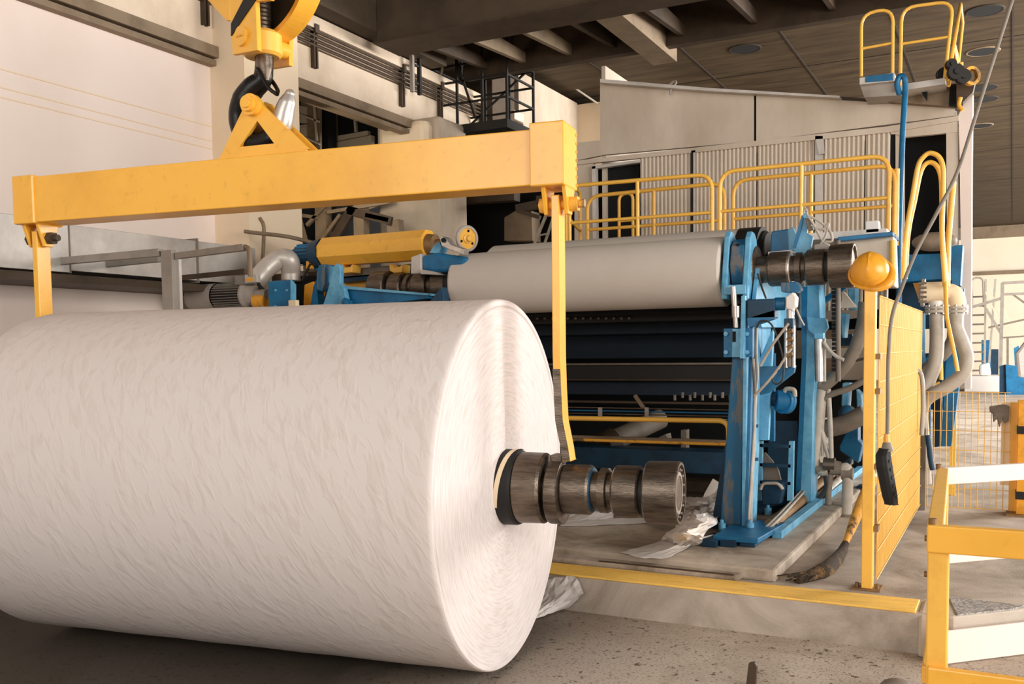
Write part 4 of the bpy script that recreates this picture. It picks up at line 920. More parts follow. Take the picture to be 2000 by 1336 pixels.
# piston rod and front mount
q = MB(); q.cyl(aY(1438, 640, 7.42), aY(1432, 560, 7.42), .022, 14); q.cyl(aY(1438, 620, 7.42), aY(1437, 598, 7.42), .034, 14); q.build('piston_rod', 'steellt', st)
q = MB(); boxY(q, 1413, 641, 1470, 698, 7.44, .06); q.build('mount_plate', 'blue', st, bevel=.004)
q = MB(); polyY(q, [(1430, 642), (1448, 642), (1450, 698), (1429, 698)], 7.40, .05); q.build('mount_slot_block', 'bluelt', st, bevel=.004)
q = MB(); p = aY(1436, 655, 7.4); q.box((p.x-.02, 7.39, p.z-.05), (p.x+.005, 7.402, p.z+.03)); q.build('slot', 'dark', st)
for x in (1419, 1460):
    for y in (652, 688):
        p = aY(x, y, 7.44); q = MB(); q.cyl(p, p-Vector((0, .025, 0)), .018, 6); q.build('bolt', 'bluelt', st)
# rear column and back panels
xr2 = -1.78
Y2 = aZ(1575, 990, SL).y
q = MB(); polyY(q, [(1565, 560), (1577, 560), (1575, 700), (1562, 985), (1553, 985), (1566, 700)], 9.0, .3); q.build('column_face', 'blue', st)
q = MB(); polyY(q, [(1576, 545), (1600, 552), (1602, 640), (1588, 780), (1585, 985), (1562, 985), (1574, 700)], 9.0, .3); q.build('column', 'bluelt', st, bevel=.006)
q = MB(); polyY(q, [(1575, 618), (1612, 622), (1616, 640), (1598, 662), (1578, 645)], 8.96, .1); q.build('column_bracket', 'bluelt', st, bevel=.006)
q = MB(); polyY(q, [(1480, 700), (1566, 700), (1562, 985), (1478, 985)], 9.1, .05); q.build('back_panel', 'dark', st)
q = MB(); polyY(q, [(1505, 822), (1558, 822), (1558, 985), (1490, 985)], 9.04, .05); q.build('panel', 'bluedk', st)
q = MB(); polyY(q, [(1484, 700), (1510, 640), (1500, 860), (1484, 860)], 7.9, .06); q.build('inner_web', 'bluelt', st)
q = MB(); boxY(q, 1503, 690, 1512, 862, 8.4, .06); q.build('inner_upright', 'blue', st)
q = MB(); c = aY(1520, 782, 8.0); q.cyl(aY(1486, 778, 8.0), aY(1518, 779, 8.0), .06, 16); q.build('valve_tube', 'bluedk', st)
q = MB(); q.cyl(aY(1516, 782, 7.95), aY(1548, 785, 8.0), .085, 20); q.cyl(aY(1528, 784, 7.95), aY(1538, 785, 8.0), .1, 20); q.build('valve_motor', 'blue', st, bevel=.004)
q = MB(); q.tube(sm([aY(1533, 768, 7.95), aY(1536, 760, 7.95), aY(1550, 762, 7.95), aY(1552, 775, 7.95)]), .02); q.build('valve_elbow', 'pale', st)
# ladder
for x0, x1 in ((1483, 1489), (1541, 1550)):
    q = MB(); polyY(q, [(x0, 862), (x1, 862), (x1-2, 978), (x0-4, 978)], 8.3, .05); q.build('ladder_stile', 'bluelt', st)
for y in (868, 906, 940):
    q = MB(); boxY(q, 1484, y, 1544, y+6, 8.3, .12); q.build('ladder_rung', 'bluedk', st)
q = MB(); polyY(q, [(1489, 888), (1494, 884), (1508, 900), (1520, 918), (1525, 938), (1488, 938)], 8.36, .03); q.build('curved_guard', 'hose', st)
q = MB(); polyY(q, [(1486, 946), (1526, 944), (1530, 955), (1524, 985), (1488, 988)], 8.2, .12); o = q.build('gear_motor', 'bluedk', st, bevel=.012)
q = MB(); q.tube(fillet([aY(1485, 956, 8.18), aY(1490, 944, 8.18), aY(1520, 944, 8.18), aY(1529, 956, 8.18)], .03), .014, 8); q.build('motor_rim', 'pale', st)
q = MB(); q.prism([aZ(1478, 1004, SL+.02), aZ(1560, 992, SL+.02), aZ(1560, 975, SL+.02), aZ(1480, 985, SL+.02)], (0, 0, .05)); q.build('foot', 'bluedk', st)
# pale cables on the column
def cable(pts, r, name='cable', mm='pale', par=st, n=8, k=6):
    q = MB(); q.tube(sm(pts, k), r, n); return q.build(name, mm, par)
xk = xc+.06
cable([aX(1477, 640, xk), aX(1476, 690, xk), aX(1478, 730, xk), aX(1474, 790, xk), aX(1472, 870, xk), aX(1467, 950, xk), aX(1466, 1020, xk), aX(1474, 1034, xk), aX(1495, 1034, xk+.12)], .016)
cable([aX(1471, 700, xk), aX(1475, 780, xk), aX(1470, 880, xk), aX(1463, 1000, xk), aX(1464, 1028, xk), aX(1480, 1038, xk+.02), aX(1505, 1036, xk+.12)], .011)
cable([aY(1485, 715, 7.42), aY(1510, 672, 7.4), aY(1540, 632, 7.38)], .011)
cable([aY(1474, 773, 7.42), aY(1500, 745, 7.4), aY(1520, 720, 7.4), aY(1536, 695, 7.4), aY(1546, 680, 7.4)], .011)
cable([aY(1478, 640, 7.42), aY(1486, 627, 7.4), aY(1505, 632, 7.4), aY(1520, 665, 7.4), aY(1530, 705, 7.4), aY(1528, 742, 7.4), aY(1514, 750, 7.4), aY(1508, 735, 7.4), aY(1522, 722, 7.4)], .007, mm='cable')
cable([aY(1555, 603, 7.4), aY(1562, 620, 7.5), aY(1570, 635, 7.6)], .008)
for y in (832, 897):
    q = MB(); boxY(q, 1459, y-3, 1481, y+3, 7.6, .03); q.build('cable_tie', 'blue', st)

# upper arm unit behind the fork (hexagonal block, horn plate, wires)
ua = thing('pivot_unit', (-1.7, 8.2, 2.4), 'blue pivoting arm unit with wires above the reel journal', 'machine arm')
q = MB(); polyY(q, [(1506, 452), (1540, 447), (1552, 455), (1550, 490), (1504, 497)], 8.0, .25); q.build('housing', 'blue', ua, bevel=.01)
q = MB(); polyY(q, [(1538, 449), (1548, 443), (1556, 462), (1552, 488), (1540, 492)], 7.95, .06); q.build('housing_end', 'bluelt', ua, bevel=.006)
q = MB(); polyY(q, [(1545, 478), (1562, 438), (1568, 418), (1576, 412), (1579, 430), (1576, 455), (1588, 462), (1582, 492), (1555, 498)], 7.9, .04); q.build('horn_plate', 'bluelt', ua, bevel=.004)
q = MB(); polyY(q, [(1548, 482), (1560, 440), (1566, 420), (1569, 425), (1564, 450), (1553, 485)], 7.88, .03); q.build('horn_edge', 'blue', ua)
q = MB(); polyY(q, [(1500, 492), (1545, 488), (1552, 494), (1500, 500)], 7.92, .2); q.build('slide', 'galv', ua)
q = MB(); polyY(q, [(1572, 425), (1584, 428), (1588, 448), (1578, 450)], 7.86, .06); q.build('connector_box', 'hose', ua, bevel=.005)
for pts in (((1580, 422), (1600, 432), (1620, 450), (1625, 470), (1612, 472)), ((1584, 440), (1606, 448), (1618, 436), (1612, 462), (1602, 478)), ((1576, 418), (1590, 440), (1606, 470), (1620, 480)), ((1570, 416), (1573, 408), (1577, 414))):
    cable([aY(x, y, 7.85) for x, y in pts], .01, 'wire', 'pale', ua)
q = MB(); polyY(q, [(1590, 478), (1612, 474), (1626, 486), (1590, 490)], 7.8, .2); q.build('bracket', 'grey', ua, bevel=.005)
# drive hex guard strip & white side cabinet behind helmet
q = MB(); polyY(q, [(1638, 470), (1745, 458), (1748, 560), (1640, 560)], 9.0, .3); o = q.build('control_cabinet', 'hood', bevel=.01); tag(o, 'pale grey cabinet box behind the yellow hard hat', 'cabinet')
q = MB(); polyY(q, [(1636, 463), (1744, 452), (1744, 460), (1637, 471)], 8.9, .5); o = q.build('blue_beam', 'blue', bevel=.005); tag(o, 'thin blue beam lying along the top of the pale cabinet', 'beam')
q = MB(); polyY(q, [(1690, 432), (1716, 430), (1718, 454), (1690, 456)], 9.1, .12); o = q.build('junction_box', 'white', bevel=.008); tag(o, 'small white junction box on the walkway before the corrugated wall', 'junction box')
# cable drag chain
dc = thing('drag_chain', (-1.55, 8.9, .8), 'black vertical cable drag chain beside the right blue column', 'drag chain')
Yd2 = 8.9
for k in range(28):
    y = 492+k*8.4; q = MB(); boxY(q, 1624, y, 1634, y+6.6, Yd2, .06); q.build('link', 'cage', dc, bevel=.004)
q = MB(); q.tube([aY(1637, 470, Yd2), aY(1637, 745, Yd2)], .022, 8); q.build('side_tube', 'hose', dc)

# pipework between the blue stand and the fence
pw = thing('pipe_manifold', aZ(1640, 1008, ZF), 'grey water pipes and hoses rising from the floor beside the machine plinth', 'pipework')
Yp1 = 9.2
def ptube(pts, r, mm='pale', nm='pipe', Y=Yp1, n=12, fil=None):
    P = [aY(x, y, Y) if len((x, y)) == 2 else None for x, y in pts]
    q = MB(); q.tube(fillet(P, fil) if fil else sm(P), r, n); return q.build(nm, mm, pw)
ptube([(1605, 745), (1600, 800), (1594, 860), (1591, 900), (1602, 918), (1618, 920)], .05)
ptube([(1640, 918), (1655, 912), (1656, 940), (1653, 1005)], .05, fil=.12)
ptube([(1612, 905), (1640, 912)], .05, 'hose')
ptube([(1596, 640), (1593, 720), (1598, 800), (1606, 850), (1620, 900)], .02, 'pale')
ptube([(1618, 760), (1622, 840), (1624, 905)], .022, 'pale')
ptube([(1613, 770), (1607, 830), (1606, 890)], .014, 'pale')
ptube([(1690, 590), (1684, 640), (1666, 690), (1640, 725), (1610, 752), (1600, 750)], .06, 'hose', 'flexible_hose')
ptube([(1597, 790), (1620, 772), (1660, 758), (1690, 742)], .03, 'hose', 'flexible_hose')
ptube([(1612, 838), (1650, 828), (1690, 808)], .09, 'hose', 'thick_hose', 9.8)
ptube([(1612, 920), (1616, 950), (1608, 965), (1600, 975)], .03, 'cable', 'flexible_hose')
ptube([(1622, 925), (1618, 960), (1618, 985)], .03, 'hose')
ptube([(1645, 700), (1660, 706), (1690, 700)], .012, 'cable', 'cable')
ptube([(1608, 668), (1620, 685), (1636, 698), (1648, 703)], .016, 'pale', 'cable', 8.6)
for x, y, r in ((1620, 908, .07), (1634, 916, .06), (1602, 915, .055), (1655, 925, .06)):
    p = aY(x, y, Yp1); q = MB(); q.cyl(p-Vector((.05, 0, 0)), p+Vector((.05, 0, 0)), r, 12); q.build('valve', 'steel' if r > .06 else 'hose', pw)
q = MB(); p = aZ(1652, 1006, ZF); q.cyl(p, p+Vector((0, 0, .02)), .12, 20); q.build('flange', 'hose', pw)
# filter cylinder
fl = thing('air_filter', aY(1600, 760, 8.6), 'slim steel air cylinder clamped to the rear blue column', 'cylinder')
q = MB(); q.cyl(aY(1600, 745, 8.6), aY(1598, 655, 8.6), .035, 14); q.build('barrel', 'steellt', fl)
q = MB(); boxY(q, 1590, 650, 1608, 662, 8.56, .1); q.build('end_cap', 'bluelt', fl, bevel=.005)
q = MB(); q.cyl(aY(1610, 745, 8.62), aY(1610, 660, 8.62), .014, 8); q.build('rod', 'pale', fl)
q = MB(); boxY(q, 1613, 662, 1626, 700, 8.9, .2); o = q.build('valve_box', 'grey', bevel=.006); tag(o, 'small grey box with dark side beside the slim air cylinder', 'box')

# equipment seen between stand and fence (farther back)
eq = thing('drive_unit', aZ(1660, 950, ZF), 'blue gear drive and frames further back between the stand and the fence', 'machine drive')
Ye = 11.0
for pts, nm, mm, d in (([(1605, 600), (1690, 590), (1690, 618), (1605, 628)], 'cross_beam', 'grey', .2), ([(1640, 655), (1665, 652), (1665, 675), (1640, 676)], 'blue_box', 'bluedk', .3),
        ([(1636, 680), (1690, 678), (1690, 742), (1636, 742)], 'pale_panel', 'hood', .05), ([(1620, 742), (1690, 740), (1690, 990), (1620, 990)], 'shadow_panel', 'dark', .05)):
    q = MB(); polyY(q, pts, Ye if mm != 'dark' else Ye+.9, d); q.build(nm, mm, eq)
for pts, mm in (([(1645, 748), (1660, 748), (1656, 800), (1648, 802), (1643, 790)], 'bluelt'), ([(1672, 760), (1682, 770), (1684, 800), (1674, 805)], 'bluelt'), ([(1640, 870), (1655, 840), (1676, 830), (1676, 860), (1684, 868), (1676, 905), (1640, 880)], 'blue'), ([(1645, 905), (1660, 892), (1662, 910), (1645, 915)], 'bluedk'), ([(1640, 612), (1655, 612), (1650, 660), (1644, 660)], 'bluelt'), ([(1655, 560), (1672, 558), (1672, 605), (1658, 605)], 'bluelt'), ([(1672, 950), (1690, 950), (1690, 975), (1672, 972)], 'bluedk')):
    q = MB(); polyY(q, pts, 10.4, .2); q.build('drive_plate', mm, eq, bevel=.01)
q = MB(); q.cyl(aY(1640, 540, 9.6), aY(1690, 533, 9.6), .11, 24); q.build('blue_roll', 'blue', eq)
q = MB(); q.bar(aY(1596, 598, 9.4), aY(1650, 560, 9.4), .07, .05); q.build('tie_bar', 'blue', eq)
q = MB(); q.sphere(aY(1655, 808, 10.3), .09); q.build('drive_boss', 'bluewn', eq)
q = MB(); q.prism([aY(1648, 570, 9.5), aY(1672, 600, 9.5), aY(1640, 602, 9.5)], (0, .1, 0)); q.build('pale_gusset', 'hood', eq)
# blue floor rail and rusty pipe on the plinth
a, b = aZ(1517, 1052, SL+.0), aZ(1700, 905, SL)
q = MB(); q.bar(a+Vector((0, 0, .03)), b+Vector((0, 0, .03)), .075, .06); o = q.build('floor_rail', 'bluelt', bevel=.004); tag(o, 'light blue rail lying along the plinth beside the machine foot', 'rail')
a, b = aZ(1505, 1042, SL), aZ(1640, 925, SL)
q = MB(); q.tube([a+Vector((0, 0, .06)), b+Vector((0, 0, .06))], .055, 16); o = q.build('rusty_pipe', 'rust'); tag(o, 'rusty dark pipe lying along the plinth next to the blue rail', 'pipe')
for k, (dx, r) in enumerate(((-.03, .012), (.0, .012))):
    q = MB(); P = [aZ(1498, 1036, SL+.05)+Vector((dx, 0, .0)), aZ(1530, 1005, SL+.13)+Vector((dx, 0, .0)), aZ(1580, 950, SL+.14)+Vector((dx, 0, .0)), aZ(1600, 930, SL+.14)+Vector((dx, 0, 0))]
    q.tube(sm(P), r, 8); o = q.build('floor_cable', 'pale'); tag(o, ('left', 'right')[k]+' one of two pale cables lying over the rusty pipe', 'cable', 'pale cables over the rusty pipe')
q = MB(); a, b = aZ(1600, 972, SL+.05), aZ(1650, 930, SL+.05); q.tube([a, b], .045, 14); o = q.build('cut_pipe', 'pale'); tag(o, 'short pale pipe end lying on the plinth below the manifold', 'pipe')

# ================================================================ WINDER INTERIOR (dark), between the stands
wi = thing('winder_machine', (-3.2, 8.6, SL), 'dark blue winder frame with cross beams below the slim paper reel', 'machine frame')
Yb = 9.0
xA, xB = aY(1040, 750, Yb).x-1.2, aY(1480, 750, Yb).x
def hb(y0, y1, Y, d, mm, nm, xa=None, xb=None):
    z0, z1 = aY(1260, y1, Y).z, aY(1260, y0, Y).z; m = MB(); m.box((xa or xA, Y, z0), (xb or xB, Y+d, z1)); return m.build(nm, mm, wi, bevel=.006)
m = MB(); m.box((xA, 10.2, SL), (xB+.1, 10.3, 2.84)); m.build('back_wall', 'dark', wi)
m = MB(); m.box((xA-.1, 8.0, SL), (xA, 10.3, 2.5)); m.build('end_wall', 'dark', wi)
hb(600, 612, 7.95, .3, 'dark', 'top_plate'); hb(612, 628, 8.3, .2, 'cage', 'doctor_beam')
for k in range(13):
    p = aY(1050+k*15, 622, 8.28); m = MB(); m.cyl(p, p-Vector((0, .02, 0)), .012, 6); m.build('bolt', 'ironlt', wi)
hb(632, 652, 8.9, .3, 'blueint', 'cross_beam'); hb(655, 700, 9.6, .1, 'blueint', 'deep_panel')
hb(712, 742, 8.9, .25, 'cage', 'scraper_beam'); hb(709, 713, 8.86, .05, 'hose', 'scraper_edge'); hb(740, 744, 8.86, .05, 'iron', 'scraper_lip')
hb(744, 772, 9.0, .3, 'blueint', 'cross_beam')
hb(784, 789, 8.4, .04, 'iron', 'spray_pipe')
for k, y in enumerate((797, 803, 809, 815)): hb(y, y+2.5, 8.3, .02, 'blue' if k % 2 else 'steel', 'thin_tube')
for x in (1171, 1262):
    m = MB(); boxY(m, x-3, 796, x+3, 816, 8.27, .03); m.build('tube_clamp', 'steellt', wi)
for k in range(9):
    p = aY(1318+k*13+(k % 3)*2, 782-(k % 2)*5, 8.4); m = MB(); m.cyl(p, p+Vector((0, 0, .05)), .014, 6); m.build('nozzle', 'hose', wi)
m = MB(); m.bar(aY(1240, 772, 8.35), aY(1258, 798, 8.35), .03); m.build('link_arm', 'ironlt', wi)
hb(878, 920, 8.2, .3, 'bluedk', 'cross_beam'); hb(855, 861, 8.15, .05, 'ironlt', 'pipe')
m = MB(); m.cyl(aY(1195, 862, 8.6), aY(1290, 818, 9.2), .1, 24); m.build('duct_pipe', 'hose', wi)
m = MB(); m.cyl(aY(1180, 872, 8.5), aY(1200, 860, 8.6), .135, 24); m.build('duct_flange', 'iron', wi)
m = MB(); polyY(m, [(1285, 855), (1300, 848), (1303, 862), (1288, 868)], 8.6, .15); polyY(m, [(1330, 840), (1340, 840), (1340, 880), (1330, 880)], 8.7, .1); m.build('clutter_plate', 'hose', wi)
m = MB(); m.box((xA, 8.6, SL), (xB, 9.4, SL+.02)); m.build('floor_tray', 'iron', wi)
hb(935, 975, 9.4, .3, 'iron', 'cross_beam')
gl = thing('guard_loop', aY(1270, 1000, 7.9), 'yellow bent tube guard bar low in front of the dark winder interior', 'guard bar')
m = MB(); m.tube(fillet([aY(1000, 815, 7.95), aY(1423, 822, 7.95), aY(1423, 884, 7.95)], .09, 8), .022, 12); m.build('tube', 'railyel', gl)
m = MB(); m.tube([aY(1000, 855, 8.0), aY(1420, 868, 8.0)], .014, 8); m.build('rod', 'worn', gl)
# ================================================================ LEFT END OF THE MACHINE
# yellow octagonal guard roller with blue motor
yg = thing('guarded_roller', aY(740, 520, 8.0), 'yellow octagonal guard cover with blue motor left of the slim reel', 'roller')
Yg = 8.0
gl_ = aY(632, 494, Yg); gr_ = aY(838, 478, Yg); gz = (gl_.z+gr_.z)/2
q = MB(); L = gr_.x-gl_.x; rg = .155
def octo(x, r, a0=22.5): return [(x, Yg+r*sin(radians(a0+45*k)), gz+r*cos(radians(a0+45*k))) for k in range(8)]
vs = octo(gl_.x, rg*.86)+octo(gl_.x+.03, rg)+octo(gr_.x, rg)+octo(gr_.x+.0, rg*.72)
q.add(vs, [tuple(range(8))]+[(8*j+i, 8*j+(i+1) % 8, 8*j+8+(i+1) % 8, 8*j+8+i) for j in range(3) for i in range(8)]); q.build('cover', 'yellow', yg)
q = MB(); q.lathe([(0, 0), (0, rg*.7), (.08, rg*.62), (.085, .05), (.16, .05), (.16, 0)], (gr_.x, Yg, gz), (1, 0, 0), 24); q.build('end_bearing', 'rust', yg)
q = MB(); q.lathe([(0, 0), (.02, .07), (.07, .095), (.16, .1), (.26, .1), (.29, .105), (.29, .14), (.40, .155), (.40, 0)], (gl_.x-.40, Yg, gz-.01), (1, 0, 0), 32); mo = q.build('motor', 'bluedk', yg)
for k in range(16):
    a = 2*pi*k/16; q = MB(); q.box((gl_.x-.32, Yg+.1*cos(a)-.004, gz-.01+.1*sin(a)-.004), (gl_.x-.14, Yg+.112*cos(a)+.004, gz-.01+.112*sin(a)+.004)); q.build('cooling_fin', 'blue', mo)
q = MB(); boxY(q, 612, 490, 628, 528, 7.98, .12); q.build('motor_bracket', 'blue', yg, bevel=.008)
for x in (675, 772):
    q = MB(); polyY(q, [(x-12, 516), (x-9, 521), (x, 523), (x+9, 521), (x+13, 516), (x+12, 532), (x-10, 534)], 7.9, .15); q.build('saddle', 'railyel', yg, bevel=.004)
q = MB(); polyY(q, [(650, 528), (806, 515), (806, 532), (650, 545)], 8.1, .1); q.build('support_rail', 'hose', yg)
# lower yellow housing
lh = thing('yellow_housing', aY(730, 590, 8.2), 'ochre yellow housing behind the long blue arm', 'machine housing')
q = MB(); polyY(q, [(664, 553), (790, 538), (790, 572), (664, 580)], 8.2, .3); q.build('body', 'yellow', lh, bevel=.01)
q = MB(); polyY(q, [(664, 541), (800, 530), (800, 539), (664, 552)], 8.1, .3); q.build('lid', 'bluedk', lh)
q = MB(); polyY(q, [(594, 556), (612, 549), (616, 560), (604, 598), (592, 598)], 7.9, .2); q.build('side_lobe', 'hat', lh, bevel=.01)
# blue bracket arm (left fork)
la = thing('winder_fork', aY(640, 600, YS7), 'light blue fork arm with long blue lever at the left end of the winder', 'machine arm')
q = MB(); polyY(q, [(618, 532), (622, 518), (634, 515), (634, 555), (628, 570), (618, 565)], 7.42, .2); q.build('cradle_pad', 'bluewn', la, bevel=.01)
q = MB(); polyY(q, [(634, 522), (648, 520), (640, 560), (634, 560)], 7.48, .2); q.build('cradle_block', 'bluelt', la)
q = MB(); polyY(q, [(629, 600), (640, 565), (651, 522), (656, 514), (663, 517), (665, 530), (664, 552), (672, 563), (680, 600)], 7.36, .06); q.build('fork_jaw', 'bluelt', la, bevel=.01)
q = MB(); polyY(q, [(668, 560), (835, 575), (836, 583), (700, 600), (668, 602)], 7.44, .08); q.build('lever', 'blue', la, bevel=.006)
q = MB(); polyY(q, [(668, 558), (836, 573), (836, 577), (668, 564)], 7.40, .16); q.build('lever_flange', 'bluelt', la)
q = MB(); polyY(q, [(612, 560), (618, 545), (622, 600), (606, 600)], 7.5, .1); q.build('web', 'blue', la)
q = MB(); q.cyl(aY(672, 588, 7.34), aY(684, 594, 7.34), .035, 16); q.build('pin', 'blue', la)
# left bearing block over the journals
lb = thing('journal_block', aY(850, 560, 7.7), 'blue bearing block over the dark journals left of the slim reel', 'bearing block')
q = MB(); polyY(q, [(803, 502), (822, 495), (822, 534), (802, 535)], 7.5, .35); q.build('end_plate', 'galv', lb, bevel=.006)
q = MB(); polyY(q, [(822, 500), (850, 493), (885, 498), (912, 502), (905, 525), (880, 532), (850, 532), (824, 530)], 7.52, .35); q.build('body', 'blue', lb, bevel=.03)
q = MB(); polyY(q, [(822, 526), (850, 531), (862, 537), (822, 535)], 7.46, .2); q.build('lip', 'galv', lb)
q = MB(); polyY(q, [(838, 494), (848, 478), (858, 472), (862, 484), (856, 495)], 7.55, .12); q.build('lug', 'bluelt', lb, bevel=.004)
q = MB(); polyY(q, [(859, 466), (864, 461), (872, 466), (880, 477), (906, 486), (904, 498), (874, 486), (862, 480)], 7.5, .1); q.build('slide_arm', 'steellt', lb, bevel=.006)
q = MB(); q.cyl(aY(866, 469, 7.48), aY(866, 469, 7.62), .022, 14); q.build('arm_eye', 'dark', lb)
q = MB(); polyY(q, [(838, 590), (852, 572), (862, 560), (866, 575), (866, 592)], 7.3, .1); q.build('bracket', 'bluedk', lb, bevel=.006)
# hand wheel
hw = thing('hand_wheel', aY(912, 490, 8.6), 'yellow hand wheel with pale rim above the left end of the slim reel', 'hand wheel')
c = aY(912, 466, 8.6); ax_ = Vector((.9, -.42, -.06)).normalized()
q = MB(); q.lathe([(-.02, .125), (-.02, .105), (.02, .105), (.02, .125), (.01, .135), (-.01, .135), (-.02, .125)], c, ax_, 40); q.build('rim', 'pale', hw)
q = MB(); q.lathe([(-.008, 0), (-.008, .107), (.008, .107), (.008, 0)], c, ax_, 40); wb = q.build('web', 'yellow', hw)
q = MB(); q.lathe([(.0, 0), (0, .05), (.02, .05), (.025, .035), (.05, .025), (.05, 0)], c, ax_, 24); q.build('hub', 'railyel', hw)
e1 = ax_.cross(Vector((0, 0, 1))).normalized(); e2 = ax_.cross(e1)
for k in range(3):
    a = 2*pi*k/3+.4; p = c+ax_*.009+e1*.078*cos(a)+e2*.078*sin(a); q = MB(); q.cyl(p-ax_*.002, p+ax_*.002, .014, 12); q.build('hole', 'dark', wb)
# grey electric motor
gm = thing('electric_motor', aY(435, 605, 7.4), 'grey electric motor with fan cowl at the far left of the machine', 'motor')
Ym = 7.4; a = aY(374, 582, Ym); b = aY(427, 580, Ym); c = aY(482, 577, Ym); d = aY(500, 577, Ym)
rm = .135
q = MB(); L1 = b.x-a.x; q.lathe([(0, 0), (0, rm-.04), (.015, rm-.012), (.04, rm), (L1, rm)], a, Vector((1, 0, .0)), 36); q.build('fan_cowl', 'grey', gm)
q = MB(); L2 = c.x-b.x; q.lathe([(0, rm-.02), (L2, rm-.02), (L2, 0)], (b.x, Ym, a.z), (1, 0, 0), 36); mo = q.build('stator', 'cage', gm)
for k in range(30):
    t = 2*pi*k/30; q = MB(); cy, cz = cos(t), sin(t)
    q.prism([(b.x+.01, Ym+cy*(rm-.03)-cz*.003, a.z+cz*(rm-.03)+cy*.003), (b.x+.01, Ym+cy*(rm-.03)+cz*.003, a.z+cz*(rm-.03)-cy*.003), (b.x+.01, Ym+cy*(rm-.004)+cz*.003, a.z+cz*(rm-.004)-cy*.003), (b.x+.01, Ym+cy*(rm-.004)-cz*.003, a.z+cz*(rm-.004)+cy*.003)], (L2-.02, 0, 0)); q.build('cooling_fin', 'motor', mo)
q = MB(); L3 = d.x-c.x; q.lathe([(0, 0), (0, rm), (.02, rm), (.05, rm-.02), (L3, rm-.04), (L3, .05), (L3+.15, .05), (L3+.15, 0)], (c.x, Ym, a.z), (1, 0, 0), 36); q.build('end_shield', 'grey', gm)
q = MB(); boxY(q, 458, 538, 486, 556, 7.3, .12); q.build('terminal_box', 'motor', gm, bevel=.006)
q = MB(); boxY(q, 478, 536, 502, 552, 7.28, .05); o = q.build('name_plate_box', 'galv', gm, bevel=.004)
q = MB(); boxY(q, 481, 543, 494, 549, 7.275, .008); q.build('orange_plate', 'hat', o)
q = MB(); boxY(q, 400, 592, 480, 640, 7.34, .15); q.build('foot', 'motor', gm)
q = MB(); q.cyl(aY(500, 588, 7.4), aY(522, 588, 7.4), .075, 24); o = q.build('yellow_coupling', 'hat', bevel=.01); tag(o, 'rounded yellow coupling guard between grey motor and blue box', 'coupling')
bb = thing('blue_drive_box', aY(553, 600, 7.35), 'square blue drive box beside the yellow coupling', 'drive box')
q = MB(); boxY(q, 524, 548, 567, 600, 7.3, .07); q.build('case', 'blue', bb, bevel=.008)
q = MB(); boxY(q, 530, 600, 560, 1000, 7.35, .15); q.build('pedestal', 'bluedk', bb)
q = MB(); polyX(q, [(567, 546), (577, 556), (577, 600), (567, 600)], aY(568, 570, 7.3).x, .01); q.build('side_cover', 'bluelt', bb)
for x, y in ((539, 567), (561, 567), (539, 598)):
    p = aY(x, y, 7.3); q = MB(); q.cyl(p, p-Vector((0, .012, 0)), .012, 8); q.build('bolt', 'bluelt', bb)
q = MB(); boxY(q, 563, 586, 578, 604, 7.2, .05); q.build('pale_bracket', 'cream', bb, bevel=.006)
# silver duct elbow
q = MB(); q.tube(sm([aY(478, 566, 7.6), aY(500, 548, 7.6), aY(520, 525, 7.7), aY(545, 506, 7.8), aY(565, 508, 7.85), aY(568, 530, 7.9), aY(568, 548, 7.9)], 7), .1, 20); o = q.build('silver_duct', 'duct'); tag(o, 'silver bent ventilation duct above the grey motor', 'duct')
q = MB(); q.tube(sm([aY(502, 548, 7.45), aY(508, 560, 7.45), aY(522, 575, 7.45), aY(524, 598, 7.45)]), .02); o = q.build('black_hose', 'cable'); tag(o, 'black hose bending down between silver duct and blue box', 'hose')
bl = thing('backing_frame', (-6.2, 8.6, 1.2), 'brown machine side frame behind the blue box and silver duct', 'machine frame')
q = MB(); polyY(q, [(530, 536), (645, 528), (645, 640), (530, 640)], 8.5, .1); q.build('panel', 'iron', bl)
q = MB(); polyY(q, [(575, 540), (606, 538), (600, 600), (575, 600)], 8.0, .1); q.build('dark_panel', 'dark', bl)
q = MB(); boxY(q, 563, 530, 590, 545, 8.1, .1); q.build('pale_box', 'pale', bl, bevel=.006)
q = MB(); q.bar(aY(607, 515, 7.9), aY(590, 548, 7.9), .02); q.build('rod', 'cage', bl)
q = MB(); boxY(q, 598, 510, 607, 525, 7.9, .05); q.build('yellow_tag', 'hat', bl)

# wall duct on the left wall
ad = thing('air_duct', (-7.6, 4, 2.45), 'long rectangular galvanised air duct along the left wall', 'air duct')
XD = -7.35
z0 = aX(0, 522, XD).z; zt1 = aX(200, 442, XD).z
q = MB(); q.box((-7.99, 1, z0), (XD, aX(134, 470, XD).y, zt1)); q.build('section', 'galv', ad, bevel=.004)
y1 = aX(134, 470, XD).y; q = MB(); q.box((-7.99, y1+.02, z0+.02), (XD-.02, 8.1, zt1-.02)); q.build('section', 'galv', ad, bevel=.004)
for yy in (y1-.0, y1-1.6, y1+1.5):
    q = MB(); q.box((-7.985, yy, z0-.005), (XD+.004, yy+.014, zt1+.004)); q.build('seam_flange', 'hose', ad)
q = MB(); q.box((-7.99, 1, z0-.09), (XD+.03, 8.1, z0-.02)); q.build('bottom_angle', 'iron', ad)
